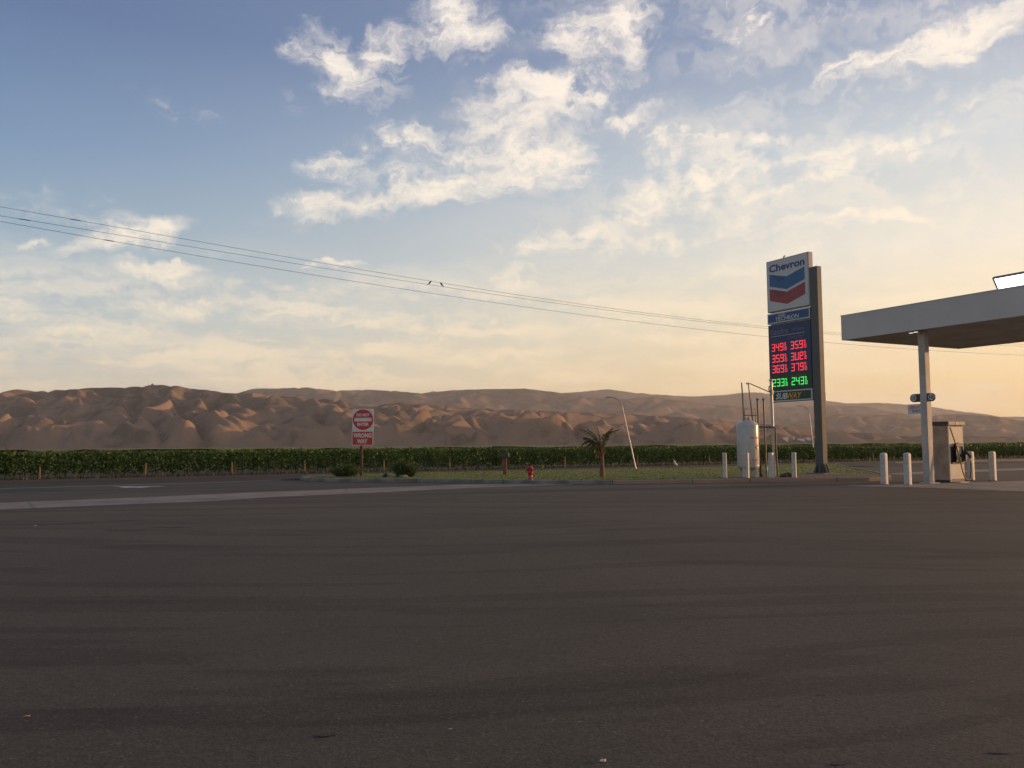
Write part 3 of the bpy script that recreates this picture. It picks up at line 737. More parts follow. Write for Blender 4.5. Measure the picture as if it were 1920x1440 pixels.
# the rows behind
vm = MB(); rg = random.Random(12)
for r in range(1, 15):
    b = VB + 2.9 * r
    dens = 44 if r < 4 else (22 if r < 7 else 15)
    n = int((170 + r * 4) * dens)
    for _ in range(n):
        a = rg.uniform(-24 - r * 2, 150 + r * 3)
        z = .08 + 1.28 * rg.random() ** (.62 if r > 3 else .8)
        if rg.random() < .10: z += rg.uniform(.03, .14)
        x, y, _z = ab(a, b + rg.gauss(0, .2))
        if r < 5: z *= 1.0 - .12 * min(1, max(0, (a - 8) / 70))
        leaf(vm, (x, y, z), 0.20 if r < 5 else .27, rg)
vo = vm.build('vineyard_rows', M['vine_leaf']); vo["kind"] = 'stuff'; vo["label"] = 'rows of grapevines behind the front row'
# distant rows as one leafy surface with a furrow between rows
def far_rows():
    bs = []; b = VB + 2.9 * 15
    while b < 1500:
        st = 1.45 * (1 + max(0, b - 140) / 60)
        bs.append(b); b += min(st, 40)
    rg = np.random.default_rng(4)
    vs = []; fs = []
    na = 260
    for i, b in enumerate(bs):
        lo, hi = -150 - b * .8, 300 + b * 1.9
        for j in range(na):
            a = lo + (hi - lo) * j / (na - 1)
            z = (1.42 if i % 2 == 0 else 1.22) + rg.normal(0, .07)
            vs.append(ab(a + rg.normal(0, .3), b, z))
    for i in range(len(bs) - 1):
        for j in range(na - 1):
            fs.append((i * na + j, i * na + j + 1, (i + 1) * na + j + 1, (i + 1) * na + j))
    me = bpy.data.meshes.new('far_vineyard'); me.from_pydata(vs, [], fs); me.materials.append(M['far_vines'])
    o = bpy.data.objects.new('far_vineyard', me); COL.objects.link(o)
    o["kind"] = 'stuff'; o["label"] = 'far vineyard reaching to the foot of the hills'
far_rows()

# ================================================================== OBJECTS
def seg_digit(mb, ch, x, z, w, h, y, th):
    """seven-segment figure; x, z = lower left corner"""
    S = {'0': 'abcdef', '1': 'bc', '2': 'abged', '3': 'abgcd', '4': 'fgbc', '5': 'afgcd', '6': 'afgecd', '7': 'abc', '8': 'abcdefg', '9': 'abcdfg', 'U': 'fedcb', 'P': 'abefgd'}[ch]
    sl = .08 * h
    def q(x0, z0, x1, z1):
        k = lambda zz: (zz - z) / h * sl * 0.5
        mb.add([(x0 + k(z0), y, z0), (x1 + k(z0), y, z0), (x1 + k(z1), y, z1), (x0 + k(z1), y, z1)], [(0, 1, 2, 3)])
    g = th * .12; m = z + h / 2
    if 'a' in S: q(x + g, z + h - th, x + w - g, z + h)
    if 'g' in S: q(x + th * .6, m - th / 2, x + w - th * .6, m + th / 2)
    if 'd' in S: q(x + g, z, x + w - g, z + th)
    if 'f' in S: q(x, m + g, x + th, z + h - g)
    if 'b' in S: q(x + w - th, m + g, x + w, z + h - g)
    if 'e' in S: q(x, z + g, x + th, m - g)
    if 'c' in S: q(x + w - th, z + g, x + w, m - g)

# ------------------------------------------------------------------ tall price sign
def price_sign():
    S = empty('price_sign', (14.90, 41.36, 0.15), RZ, 'tall roadside fuel price sign with blue and red chevron logo and lit numerals', 'sign')
    H = 10.09
    # the column carries the cabinets on its left side
    MB().box((-.475, 0, 0), (0, .31, H), .012).build('column', M['pylon'], S)
    mb = MB(); mb.box((-.80, -.30, -.03), (.34, .62, .035)); mb.build('base_plate', M['concrete'], S)
    for (x, y, ax) in ((-.475, .08, 'x-'), (-.475, .23, 'x-'), (0, .08, 'x+'), (0, .23, 'x+'), (-.36, 0, 'y-'), (-.12, 0, 'y-')):
        g = MB()
        if ax == 'x-': g.add([(x, y - .02, .03), (x - .2, y - .02, .03), (x, y - .02, .5), (x, y + .02, .03), (x - .2, y + .02, .03), (x, y + .02, .5)], [(0, 1, 2), (3, 5, 4), (0, 3, 4, 1), (1, 4, 5, 2), (2, 5, 3, 0)])
        elif ax == 'x+': g.add([(x, y - .02, .03), (x + .2, y - .02, .03), (x, y - .02, .5), (x, y + .02, .03), (x + .2, y + .02, .03), (x, y + .02, .5)], [(0, 2, 1), (3, 4, 5), (0, 1, 4, 3), (1, 2, 5, 4), (2, 0, 3, 5)])
        else: g.add([(x - .02, 0, .03), (x - .02, -.2, .03), (x - .02, 0, .5), (x + .02, 0, .03), (x + .02, -.2, .03), (x + .02, 0, .5)], [(0, 1, 2), (3, 5, 4), (0, 3, 4, 1), (1, 4, 5, 2), (2, 5, 3, 0)])
        g.build('gusset', M['pylon'], S)
    # junction box low on the road side of the column
    MB().box((-.26, .31, 3.1), (-.06, .40, 3.9), .01).build('service_box', M['steel'], S)
    L, Rr, F = -3.30, -.475, -.03        # panel left, right, front face
    # logo cabinet
    z0, z1 = 8.21, 10.89
    lp = MB().box((L, F, z0), (Rr, .27, z1), .015).build('logo_panel', M['cabinet'], S)
    MB().box((L + .05, F - .012, z0 + .05), (Rr - .05, F, z1 - .05)).build('panel_face', M['logo_face'], lp)
    W_, H_ = Rr - L, z1 - z0
    def P(fx, fy): return (L + fx * W_, z1 - fy * H_)
    yb = F - .016
    def poly(mb, pts, y): mb.add([(x, y, z) for x, z in pts], [tuple(range(len(pts)))])
    for nm, top, mid, low, mlow, mm, m2 in (('chevron_band', .26, .368, .495, .612, 'logo_blue', 'logo_navy'), ('chevron_band', .545, .66, .775, .895, 'logo_red', 'logo_maroon')):
        mb = MB()
        poly(mb, [P(.075, top), P(.49, mid), P(.49, mlow), P(.075, low)], yb)
        poly(mb, [P(.49, mid), P(.91, top), P(.91, low), P(.49, mlow)], yb)
        cb = mb.build(nm, M[mm], lp)
        mb = MB(); poly(mb, [P(.13, top + .014), P(.489, mid + .001), P(.30, mid + .10)], yb - .004)
        mb.build(nm, M[m2], lp, 'darker fold in the left half of the band')
    mb = MB(); lettering(mb, 'Chevron', P(.075, 0)[0], P(.915, 0)[0], P(0, .232)[1], P(0, .085)[1], yb, bold=.034)
    mb.build('lettering', M['letter_blue'], lp)
    MB().tube([(L + 1.1, .1, z1 - .01), (L + 1.1, .1, z1 + .09), (L + 1.2, .1, z1 + .12)], .035, 8).build('lifting_eye', M['steel'], lp)
    # blue additive panel
    z0, z1 = 7.60, 8.14
    tp = MB().box((L, F, z0), (Rr, .25, z1), .01).build('banner_panel', M['dark'], S)
    fr = MB()
    for lo, hi in (((L, F - .014, z1 - .065), (Rr, F - .002, z1)), ((L, F - .014, z0), (Rr, F - .002, z0 + .065)), ((L, F - .013, z0 + .065), (L + .05, F - .002, z1 - .065)), ((Rr - .07, F - .013, z0 + .065), (Rr, F - .002, z1 - .065))): fr.box(lo, hi)
    fr.build('frame', M['frame_pale'], tp)
    MB().box((L + .05, F - .008, z0 + .065), (Rr - .07, F - .001, z1 - .065)).build('panel_face', M['panel_blue'], tp)
    mb = MB(); lettering(mb, 'TECHRON', L + .55, L + 2.12, z0 + .10, z0 + .31, F - .012, bold=.014, shear=.15)
    lettering(mb, 'with', L + .72, L + 1.22, z0 + .335, z0 + .47, F - .012, bold=.012)
    mb.build('lettering', M['letter_pale'], tp)
    # price board
    z0, z1 = 4.16, 7.55
    pb = MB().box((L, F + .015, z0), (Rr, .22, z1), .01).build('price_board', M['dark'], S)
    gz = 5.02
    MB().box((L + .03, F, gz), (Rr - .03, F + .014, z1 - .02)).build('gasoline_face', M['board_navy'], pb)
    MB().box((L + .03, F, z0 + .02), (Rr - .03, F + .014, gz - .02)).build('diesel_face', M['board_green'], pb)
    y = F - .004
    MB().box((L + .2, y - .002, 6.925), (L + 2.42, y, 6.95)).build('rule', M['frame_pale'], pb)
    for (txt, xa, xb, za, zb_, bd) in (('Gasoline', L + .18, L + 1.36, 7.02, 7.32, .012), ('Self Serve', L + 1.62, L + 2.42, 7.08, 7.24, 0), ('Cash', L + .2, L + .55, 6.68, 6.79, 0), ('Chevron Card', L + .2, L + 1.22, 6.52, 6.64, 0),
                                   ('Credit/Debit', L + 1.38, L + 2.42, 6.73, 6.87, 0), ('Regular', L + 1.9, L + 2.42, 6.575, 6.66, 0), ('Plus', L + 2.12, L + 2.42, 6.0, 6.085, 0), ('Supreme', L + 1.9, L + 2.42, 5.46, 5.54, 0), ('Diesel', L + 1.95, L + 2.42, 4.80, 4.885, 0)):
        t = MB(); lettering(t, txt, xa, xb, za, zb_, y, bold=bd); t.build('lettering', M['letter_dim'], pb)
    rows = [('349', '359', 6.17, 'led_red'), ('359', '3UP', 5.60, 'led_red'), ('369', '379', 5.06, 'led_red'), ('233', '243', 4.36, 'led_green')]
    for (p, q, z, m) in rows:
        for s, x in ((p, L + .22), (q, L + 1.50)):
            d = MB(); h = .385; w = .225
            for i, ch in enumerate(s): seg_digit(d, ch, x + i * .285, z, w, h, y, .044)
            xx = x + 3 * .285 + .01
            seg_digit(d, '9', xx, z + h * .56, .10, h * .44, y, .024)
            seg_digit(d, '1', xx - .06, z, .09, h * .47, y, .024); seg_digit(d, '0', xx + .05, z, .10, h * .47, y, .024)
            d.build('price_numerals', M[m], pb)
    # lowest panel
    z0, z1 = 3.56, 4.14
    sp = MB().box((L, F, z0), (Rr, .22, z1), .01).build('restaurant_panel', M['dark'], S)
    fr = MB()
    for lo, hi in (((L, F - .014, z1 - .075), (Rr, F - .002, z1)), ((L, F - .014, z0 + .02), (Rr, F - .002, z0 + .085)), ((L, F - .013, z0 + .085), (L + .05, F - .002, z1 - .075)), ((Rr - .09, F - .013, z0 + .085), (Rr, F - .002, z1 - .075))): fr.box(lo, hi)
    fr.build('frame', M['frame_pale'], sp)
    MB().box((L + .05, F - .008, z0 + .085), (Rr - .09, F - .001, z1 - .075)).build('panel_face', M['sub_green'], sp)
    mb = MB(); lettering(mb, 'SUB', L + .42, L + 1.20, z0 + .135, z1 - .135, F - .012, bold=.035, shear=.25); mb.build('lettering', M['letter_pale'], sp)
    mb = MB(); lettering(mb, 'WAY', L + 1.16, L + 2.16, z0 + .135, z1 - .135, F - .012, bold=.03, shear=.25)
    mb.build('lettering', M['letter_yellow'], sp)
price_sign()

# ------------------------------------------------------------------ canopy and what hangs on it
CAN = Vector((14.09, 36.45, 0))
def canopy():
    S = empty('canopy', tuple(CAN), RZ, 'flat grey filling station canopy on a square column at the right edge', 'canopy')
    zb, zt, Ln, Wd = 5.98, 7.02, 15.0, 7.9
    MB().box((0, 0, zb), (Ln, .05, zt)).build('fascia', M['fascia'], S)
    MB().box((0, .05, zb), (.05, Wd, zt)).build('fascia', M['fascia'], S)
    MB().box((0.05, Wd - .05, zb), (Ln, Wd, zt)).build('fascia', M['fascia'], S)
    so = MB(); n = 20
    for i in range(n):
        x0 = .05 + (Ln - .05) * i / n; x1 = .05 + (Ln - .05) * (i + 1) / n - .02
        so.box((x0, .05, zb + .06), (x1, Wd - .05, zb + .10))
    so.build('soffit', M['soffit'], S)
    MB().box((.05, .05, zt - .12), (Ln, Wd - .05, zt - .06)).build('roof_deck', M['dark'], S)
    # joints on the fascia and a cap strip along the top
    tr = MB(); tr.box((-.02, -.02, zt), (Ln, .07, zt + .025)); tr.box((-.02, .07, zt), (.07, Wd + .02, zt + .025)); tr.build('cap_strip', M['fascia'], S)
    o = Vector((3.39, .72, 0))
    MB().box((o.x - .29, o.y, 0), (o.x, o.y + .285, zb + .06), .012).build('column', M['column'], S)
    MB().box((o.x - .42, o.y - .13, -.01), (o.x + .12, o.y + .42, .03)).build('base_plate', M['steel'], S)
    MB().box((o.x - .19, o.y - .05, .10), (o.x - .09, o.y - .002, .28), .01).build('outlet_box', M['galv'], S)
    for (x, y) in ((3.39 - .60, .77), (3.39 - .34, .70)):
        f = MB().box((x - .085, y - .07, zb + .03), (x + .085, y + .07, zb + .062), .01).build('soffit_light', M['galv'], S)
        MB().box((x - .07, y - .05, zb + .018), (x + .07, y + .05, zb + .029)).build('lens', M['spot'], f)
canopy()

def light_bar():
    S = empty('floodlight', tuple(CAN + Vector((0.476 * 6.82, -0.88 * 6.82, 7.045))), RZ, 'long bright white light box leaning out over the canopy edge', 'light')
    # leans forward over the fascia
    th = R(33)
    def q(x, d, h): return (x, -h * math.sin(th) - d * math.cos(th) + .16, h * math.cos(th) - d * math.sin(th) + .01)
    def slabq(x0, x1, d0, d1, h0, h1):
        mb = MB(); mb.add([q(x0, d0, h0), q(x1, d0, h0), q(x1, d1, h0), q(x0, d1, h0), q(x0, d0, h1), q(x1, d0, h1), q(x1, d1, h1), q(x0, d1, h1)],
                          [(0, 3, 2, 1), (4, 5, 6, 7), (0, 1, 5, 4), (1, 2, 6, 5), (2, 3, 7, 6), (3, 0, 4, 7)]); return mb
    LN = 4.2
    slabq(0, LN, -.06, .03, 0, .50).build('housing', M['dark'], S)
    fr = MB()
    for (a, b, c, d) in ((0, LN, .455, .50), (0, LN, 0, .04)):
        m = slabq(a, b, .03, .055, c, d); fr.add(m.v, m.f)
    m = slabq(0, .06, .03, .055, .04, .455); fr.add(m.v, m.f)
    fr.build('frame', M['steel'], S)
    slabq(.06, LN, .031, .042, .04, .455).build('lens', M['lamp'], S)
    for x in (.5, 2.1, 3.7): MB().tube([(x, .2, 0), (x, .10, .2)], .02, 6).build('bracket', M['steel'], S)
light_bar()

COLO = Vector((16.33, 33.81, 0))
def pump_number():
    S = empty('pump_number_sign', tuple(COLO), RZ, 'dark rounded plate with pump numbers 13 and 14 either side of the canopy column', 'sign')
    y0, y1, zc, r = .035, .085, 3.375, .163
    for (xa, xb, s, cx) in ((-.76, -.295, 'l', -.597), (.005, .345, 'r', .182)):
        pts = []
        if s == 'l':
            for k in range(13):
                q = math.pi / 2 + math.pi * k / 12; pts.append((xa + r + r * math.cos(q), zc + r * math.sin(q)))
            pts += [(xb, zc - r), (xb, zc + r)]
        else:
            for k in range(13):
                q = -math.pi / 2 + math.pi * k / 12; pts.append((xb - r + r * math.cos(q), zc + r * math.sin(q)))
            pts += [(xa, zc + r), (xa, zc - r)]
        MB().prism(pts, y0, y1).build('plate', M['dark'], S)
        c = MB(); k_ = 20
        c.add([(cx + .130 * math.cos(2 * math.pi * k / k_), y0 - .004, zc + .005 + .130 * math.sin(2 * math.pi * k / k_)) for k in range(k_)], [tuple(range(k_))])
        c.build('disc', M['frame_pale'], S)
        t = MB(); lettering(t, '13' if s == 'l' else '14', cx - .085, cx + .085, zc - .065, zc + .08, y0 - .008, bold=.04); t.build('number', M['dark'], S)
pump_number()
def notice():
    S = empty('notice_sign', tuple(COLO), RZ, 'small pale notice plate ending in ONLY below the pump number sign', 'sign')
    MB().box((-.885, .05, 2.735), (-.295, .065, 3.135)).build('plate', M['white'], S)
    t = MB(); lettering(t, 'CREDIT', -.83, -.33, 2.96, 3.06, .046, bold=.02); t.build('lettering', M['sign_red'], S)
    t = MB(); lettering(t, 'ONLY', -.70, -.33, 2.80, 2.91, .046, bold=.02); t.build('lettering', M['dark'], S)
notice()

# ------------------------------------------------------------------ fuel pump
def fuel_pump():
    S = empty('fuel_pump', (17.42, 34.36, 0.01), RZ, 'beige fuel pump with a black hose standing behind the canopy column', 'fuel pump')
    X0, Y1, Hh = -.69, .95, 2.27
    MB().box((X0 + .03, .03, 0), (-.03, Y1 - .03, .10)).build('plinth', M['dark'], S)
    MB().box((X0, 0, .08), (-.03, .10, Hh), .012).build('side_panel', M['cabinet_beige'], S)      # broad blank side towards the camera
    MB().box((X0 + .01, .10, .08), (-.045, Y1 - .06, Hh)).build('cabinet', M['pump_face'], S)
    MB().box((X0, Y1 - .06, .08), (-.02, Y1, Hh), .01).build('corner_post', M['pump_door'], S)
    MB().box((-.05, 0, .08), (-.002, .085, Hh), .008).build('corner_post', M['pump_door'], S)
    tp = MB().box((-.79, -.05, Hh), (.05, Y1 + .06, Hh + .16), .015).build('top_cap', M['pump_top'], S)
    MB().box((-.792, -.062, Hh + .01), (.03, -.051, Hh + .15)).build('cap_front', M['dark'], tp)
    MB().box((.051, .40, Hh + .03), (.058, .53, Hh + .13)).build('emblem', M['frame_pale'], tp)
    # lower door and nozzle bay on the face with the hose
    MB().box((-.045, .09, .12), (-.012, Y1 - .065, .72), .008).build('lower_door', M['pump_door'], S)
    MB().box((-.045, .09, 1.42), (-.015, Y1 - .065, 2.22), .006).build('upper_panel', M['pump_face'], S)
    MB().box((-.04, .14, .745), (.02, Y1 - .07, .80)).build('bay_sill', M['black'], S)
    MB().box((-.044, .09, .80), (-.022, Y1 - .065, 1.41)).build('bay_back', M['black'], S)
    hd = MB()
    pts = [(.30, .80), (.30, 1.44)] + [(.30 + .24 - .24 * math.cos(math.pi * k / 8), 1.44 + .13 * math.sin(math.pi * k / 8)) for k in range(1, 8)] + [(.78, 1.44), (.78, .80), (.72, .80), (.72, 1.42), (.36, 1.42), (.36, .80)]
    n = len(pts)
    hd.add([(-.02, y, z) for y, z in pts] + [(.10, y, z) for y, z in pts], [tuple(range(n)), tuple(reversed(range(n, 2 * n)))] + [(i, (i + 1) % n, (i + 1) % n + n, i + n) for i in range(n)])
    hd.build('display_hood', M['black'], S)
    sc = MB().box((-.02, .37, 1.12), (.05, .71, 1.41), .006).build('display', M['screen'], S)
    MB().box((.051, .40, 1.26), (.056, .56, 1.39)).build('readout', M['label_cream'], sc)
    MB().box((-.02, .37, .82), (.055, .71, 1.00), .006).build('grade_label', M['label_green'], S)
    MB().box((-.02, .37, 1.01), (.05, .52, 1.11), .005).build('keypad', M['label_cream'], S)
    MB().box((-.02, .53, 1.01), (.05, .71, 1.11), .005).build('card_reader', M['black'], S)
    MB().box((-.014, .24, 1.70), (-.009, .55, 1.715)).build('warning_strip', M['sign_red'], S)
    # nozzle in its boot at the far end of the face
    bt = MB().box((-.02, .80, .84), (.14, .93, 1.20), .02).build('nozzle_boot', M['black'], S)
    nz = MB(); nz.tube([(.10, .86, 1.28), (.16, .87, 1.16), (.24, .90, 1.05), (.27, .92, .93)], [.030, .045, .045, .03], 10)
    nz.tube([(.15, .87, 1.17), (.30, .90, 1.08), (.30, .92, .96)], .014, 8)
    nz.build('nozzle', M['black'], S)
    MB().tube([(.27, .92, .95), (.275, .925, .82)], .032, 10).build('hose_collar', M['galv'], S)
    hp = [Vector((.03, .05, 2.20)), Vector((.10, .10, 1.9)), Vector((.20, .22, 1.3)), Vector((.27, .30, .75)), Vector((.30, .36, .42)), Vector((.31, .48, .17)), Vector((.31, .64, .09)), Vector((.30, .80, .17)), Vector((.285, .90, .45)), Vector((.275, .925, .83))]
    sm = []
    for i in range(len(hp) - 1):
        p0, p1, p2, p3 = hp[max(i - 1, 0)], hp[i], hp[i + 1], hp[min(i + 2, len(hp) - 1)]
        for k in range(5):
            t = k / 5; sm.append(.5 * ((2 * p1) + (-p0 + p2) * t + (2 * p0 - 5 * p1 + 4 * p2 - p3) * t * t + (-p0 + 3 * p1 - 3 * p2 + p3) * t ** 3))
    sm.append(hp[-1])
    MB().tube(sm, .023, 8).build('hose', M['black'], S)
    MB().tube([(-.72, .12, 1.45), (-.76, .14, 1.1), (-.77, .16, .7), (-.75, .2, .45)], .02, 8).build('hose', M['black'], S)
    MB().box((.0, .15, 0.0), (.33, .75, .018)).build('drip_tray', M['galv'], S)
fuel_pump()
pw = MB(); pw.box((-.03, -.03, 0), (.03, .03, .11)); pw.box((-.06, -.02, .10), (.06, .02, .13))
tag(pw.build('ground_fitting', M['rust']), 'small rusty pipe fitting sticking out of the pump pad', 'pipe').location = (15.75, 34.2, 0.008)

# ------------------------------------------------------------------ bollards
def bollard_mesh(h, dome, w):
    mb = MB()
    if dome:
        r = w / 2; prof = [(r, 0), (r, h - .10), (r * .95, h - .05), (r * .75, h - .015), (0.0001, h)]
        n = 8; vs = []; fs = []
        for (q, z) in prof:
            for k in range(16):
                a = 2 * math.pi * k / 16
                ca, sa = math.cos(a), math.sin(a); e = 0.42
                vs.append((q * math.copysign(abs(ca) ** e, ca), q * math.copysign(abs(sa) ** e, sa), z))
        for i in range(len(prof) - 1):
            for k in range(16):
                j = (k + 1) % 16; fs.append((i * 16 + k, i * 16 + j, (i + 1) * 16 + j, (i + 1) * 16 + k))
        mb.add(vs, fs, True)
    else:
        mb.box((-w / 2, -w / 2, 0), (w / 2, w / 2, h), .018)
    return mb
def bollard(x, y, z, h, dome, w, rz, label, group):
    S = empty('bollard', (x, y, z), rz, label, 'bollard', group)
    b = bollard_mesh(h, dome, w).build('sleeve', M['bollard'], S)
    if dome:                             # a smooth sleeve keeps its flat sides crisp
        b.data.polygons.foreach_set('use_smooth', [False] * len(b.data.polygons))
    MB().box((-w / 2 - .015, -w / 2 - .015, -.01), (w / 2 + .015, w / 2 + .015, .02)).build('collar', M['concrete'], S)
    return S
G1, G2 = 'white bollards round the fuel pump', 'white bollards in front of the gas tank'
for (x, y, lb) in ((14.30, 33.22, 'white bollard farthest left of the pump column, outer of the pair'),
                   (14.86, 32.47, 'white bollard between the outer bollard and the canopy column'),
                   (19.30, 36.33, 'white bollard just behind the pump nozzle and hose'),
                   (19.88, 35.73, 'rightmost white bollard in the photo, standing clear right of the pump')):
    bollard(x, y, 0.008, 1.22, True, .225, RZ + R(4), lb, G1)
for (x, y, w, rz, lb) in ((9.10, 37.0, .20, -.35, 'white bollard standing left of the gas tank'),
                      (9.97, 36.62, .155, -.85, 'narrow white bollard directly in front of the gas tank'),
                      (10.94, 36.50, .22, -.80, 'white bollard in front of the steel vent pipes'),
                      (11.98, 36.72, .21, -.50, 'white bollard between the vent pipes and the price sign')):
    bollard(x, y, KZ - .01, 1.08, False, w * .82, rz, lb, G2)

# ------------------------------------------------------------------ gas tank with its pipes
def gas_tank():
    S = empty('gas_tank', (10.36, 37.9, KZ), 0, 'upright white gas tank with a domed top behind the bollards', 'tank')
    r = .475
    prof = [(.0001, .27)] + [(r * math.sin(a), .47 - .20 * math.cos(a)) for a in [R(15 * k) for k in range(1, 7)]] + [(r, 2.22)] + [(r * math.cos(a), 2.22 + .27 * math.sin(a)) for a in [R(12 * k) for k in range(1, 8)]] + [(.0001, 2.49)]
    bd = MB().lathe(prof, 40).build('vessel', M['tank'], S)
    for z in (.50, 2.20): MB().lathe([(r + .003, z - .012), (r + .006, z), (r + .003, z + .012)], 40).build('weld_seam', M['tank'], S)
    for k in range(4):
        a = R(45 + 90 * k)
        MB().box((.37 * math.cos(a) - .07, .37 * math.sin(a) - .05, -.02), (.37 * math.cos(a) + .07, .37 * math.sin(a) + .05, .45), .01).build('leg', M['tank'], S)
    def wrap(mb, name, m, ang0, z, lab=None):
        vs = []
        for (x, y, zz) in mb.v:
            a = ang0 + x / r
            vs.append(((r + .006) * math.sin(a), -(r + .006) * math.cos(a), z + zz))
        mb.v = vs; return mb.build(name, m, S, lab)
    t = MB(); lettering(t, 'NO SMOKING', 0, .86, 0, .085, 0, bold=.012); wrap(t, 'lettering', M['sign_red'], R(-3), 1.66)
    t = MB(); lettering(t, 'FLAMMABLE', 0, .66, 0, .085, 0, bold=.02); wrap(t, 'lettering', M['sign_red'], R(8), .70)
    dm = MB().add([(-.15, 0, 0), (0, 0, -.15), (0, 0, 0)], [(0, 1, 2)]).add([(0, 0, 0), (-.15, 0, 0), (0, 0, .15)], [(0, 2, 1)])
    d = MB(); s = .145
    d.add([(-s, 0, 0), (-s / 2, 0, -s / 2), (0, 0, 0), (-s / 2, 0, s / 2)], [(0, 1, 2, 3)]); wrap(d, 'hazard_diamond', M['dia_blue'], R(40), 1.28)
    d = MB(); d.add([(-s / 2, 0, s / 2), (0, 0, 0), (s / 2, 0, s / 2), (0, 0, s)], [(0, 1, 2, 3)]); wrap(d, 'hazard_diamond', M['dia_red'], R(40), 1.28)
    d = MB(); d.add([(0, 0, 0), (s / 2, 0, -s / 2), (s, 0, 0), (s / 2, 0, s / 2)], [(0, 1, 2, 3)]); wrap(d, 'hazard_diamond', M['letter_yellow'], R(40), 1.28)
    d = MB(); d.add([(-s / 2, 0, -s / 2), (0, 0, -s), (s / 2, 0, -s / 2), (0, 0, 0)], [(0, 1, 2, 3)]); wrap(d, 'hazard_diamond', M['dark'], R(40), 1.28)
    # valves and pipework on the crown
    MB().lathe([(.085, 2.44), (.085, 2.58), (.06, 2.60), (.06, 2.64)], 14, (-.13, 0, 0)).build('valve', M['steel'], S)
    MB().lathe([(.05, 2.44), (.05, 2.54), (.075, 2.55), (.075, 2.60), (.02, 2.62), (.02, 2.68)], 14, (.06, -.06, 0)).build('valve', M['galv'], S)
    MB().tube([(-.16, 0, 2.6), (-.17, 0, 3.4), (-.20, 0, 4.15)], .028, 8).build('relief_pipe', M['pipe'], S)
    MB().tube([(-.10, 0, 2.60), (-.10, 0, 2.98), (.38, 0, 2.98), (.38, 0, 2.35), (.40, .1, 1.6)], .022, 8).build('loop_pipe', M['pipe'], S)
    MB().tube([(-.12, 0, 2.70), (.44, 0, 2.70)], .020, 8).build('loop_pipe', M['pipe'], S)
gas_tank()
PG = 'vent pipes beside the gas tank'
def pole(name, label, cat, pts, r, m, group=None, cap=None):
    b = Vector(pts[0]); S = empty(name, tuple(b), 0, label, cat, group)
    q = [Vector(p) - b for p in pts]
    MB().tube(q, r, 10).build('pipe', m, S)
    if cap:
        t = q[-1]; MB().lathe([(cap[0] * .6, -.02), (cap[0], .01), (cap[0], cap[1]), (cap[0] * .7, cap[1] + .02), (.0001, cap[1] + .03)], 12, tuple(t)).build('cap', m, S)
    return S
p1 = pole('vent_pipe', 'thin vent pipe left of the pair, with a flared cap', 'pipe', [(11.02, 38.4, KZ), (10.98, 38.4, 3.55)], .038, M['pipe'], PG, (.065, .05))
p2 = pole('vent_pipe', 'thin vent pipe right of the pair, next to the thick pole', 'pipe', [(11.30, 38.4, KZ), (11.25, 38.4, 3.55)], .038, M['pipe'], PG, (.065, .05))
for p, x in ((p1, 0), (p2, 0)):
    MB().lathe([(.06, .25), (.06, .40)], 12).build('coupling', M['steel'], p)
pe = pole('pipe_post', 'thick steel pole with a ball top rising from behind the bollard', 'pole', [(11.62, 38.3, KZ), (11.58, 38.3, 4.38)], .062, M['galv'], None, (.085, .08))
MB().tube([(.0, 0, 4.05), (-.14, -.05, 4.0), (-.16, -.05, 3.85), (-.10, -.03, 3.72), (0, 0, 3.68)], .025, 8).build('conduit', M['pipe'], pe)
MB().box((-.12, -.10, 3.60), (.02, -.03, 3.85), .02).build('junction_box', M['steel'], pe)
px = pole('hose_mast', 'slender mast with a slanting stay running to the thick steel pole', 'mast', [(10.86, 38.25, KZ), (10.72, 38.25, 2.4), (10.55, 38.25, 4.28)], .026, M['pipe'])
MB().tube([(-.33, 0, 4.15), (-.22, 0, 4.12), (.70, .04, 3.72)], .022, 8).build('stay', M['pipe'], px)
MB().box((-.40, -.04, 4.10), (-.27, .04, 4.17), .01).build('bracket', M['steel'], px)
pf = pole('conduit_pole', 'dark thin conduit close beside the tank, bent over at the top', 'pipe', [(10.97, 38.1, KZ), (10.90, 38.1, 2.28), (10.93, 38.1, 2.34), (11.66, 38.25, 2.33), (11.70, 38.25, 2.28), (11.74, 38.25, KZ)], .030, M['box'])
MB().lathe([(.07, 0), (.07, .12), (.04, .13)], 10).build('foot', M['black'], pf)

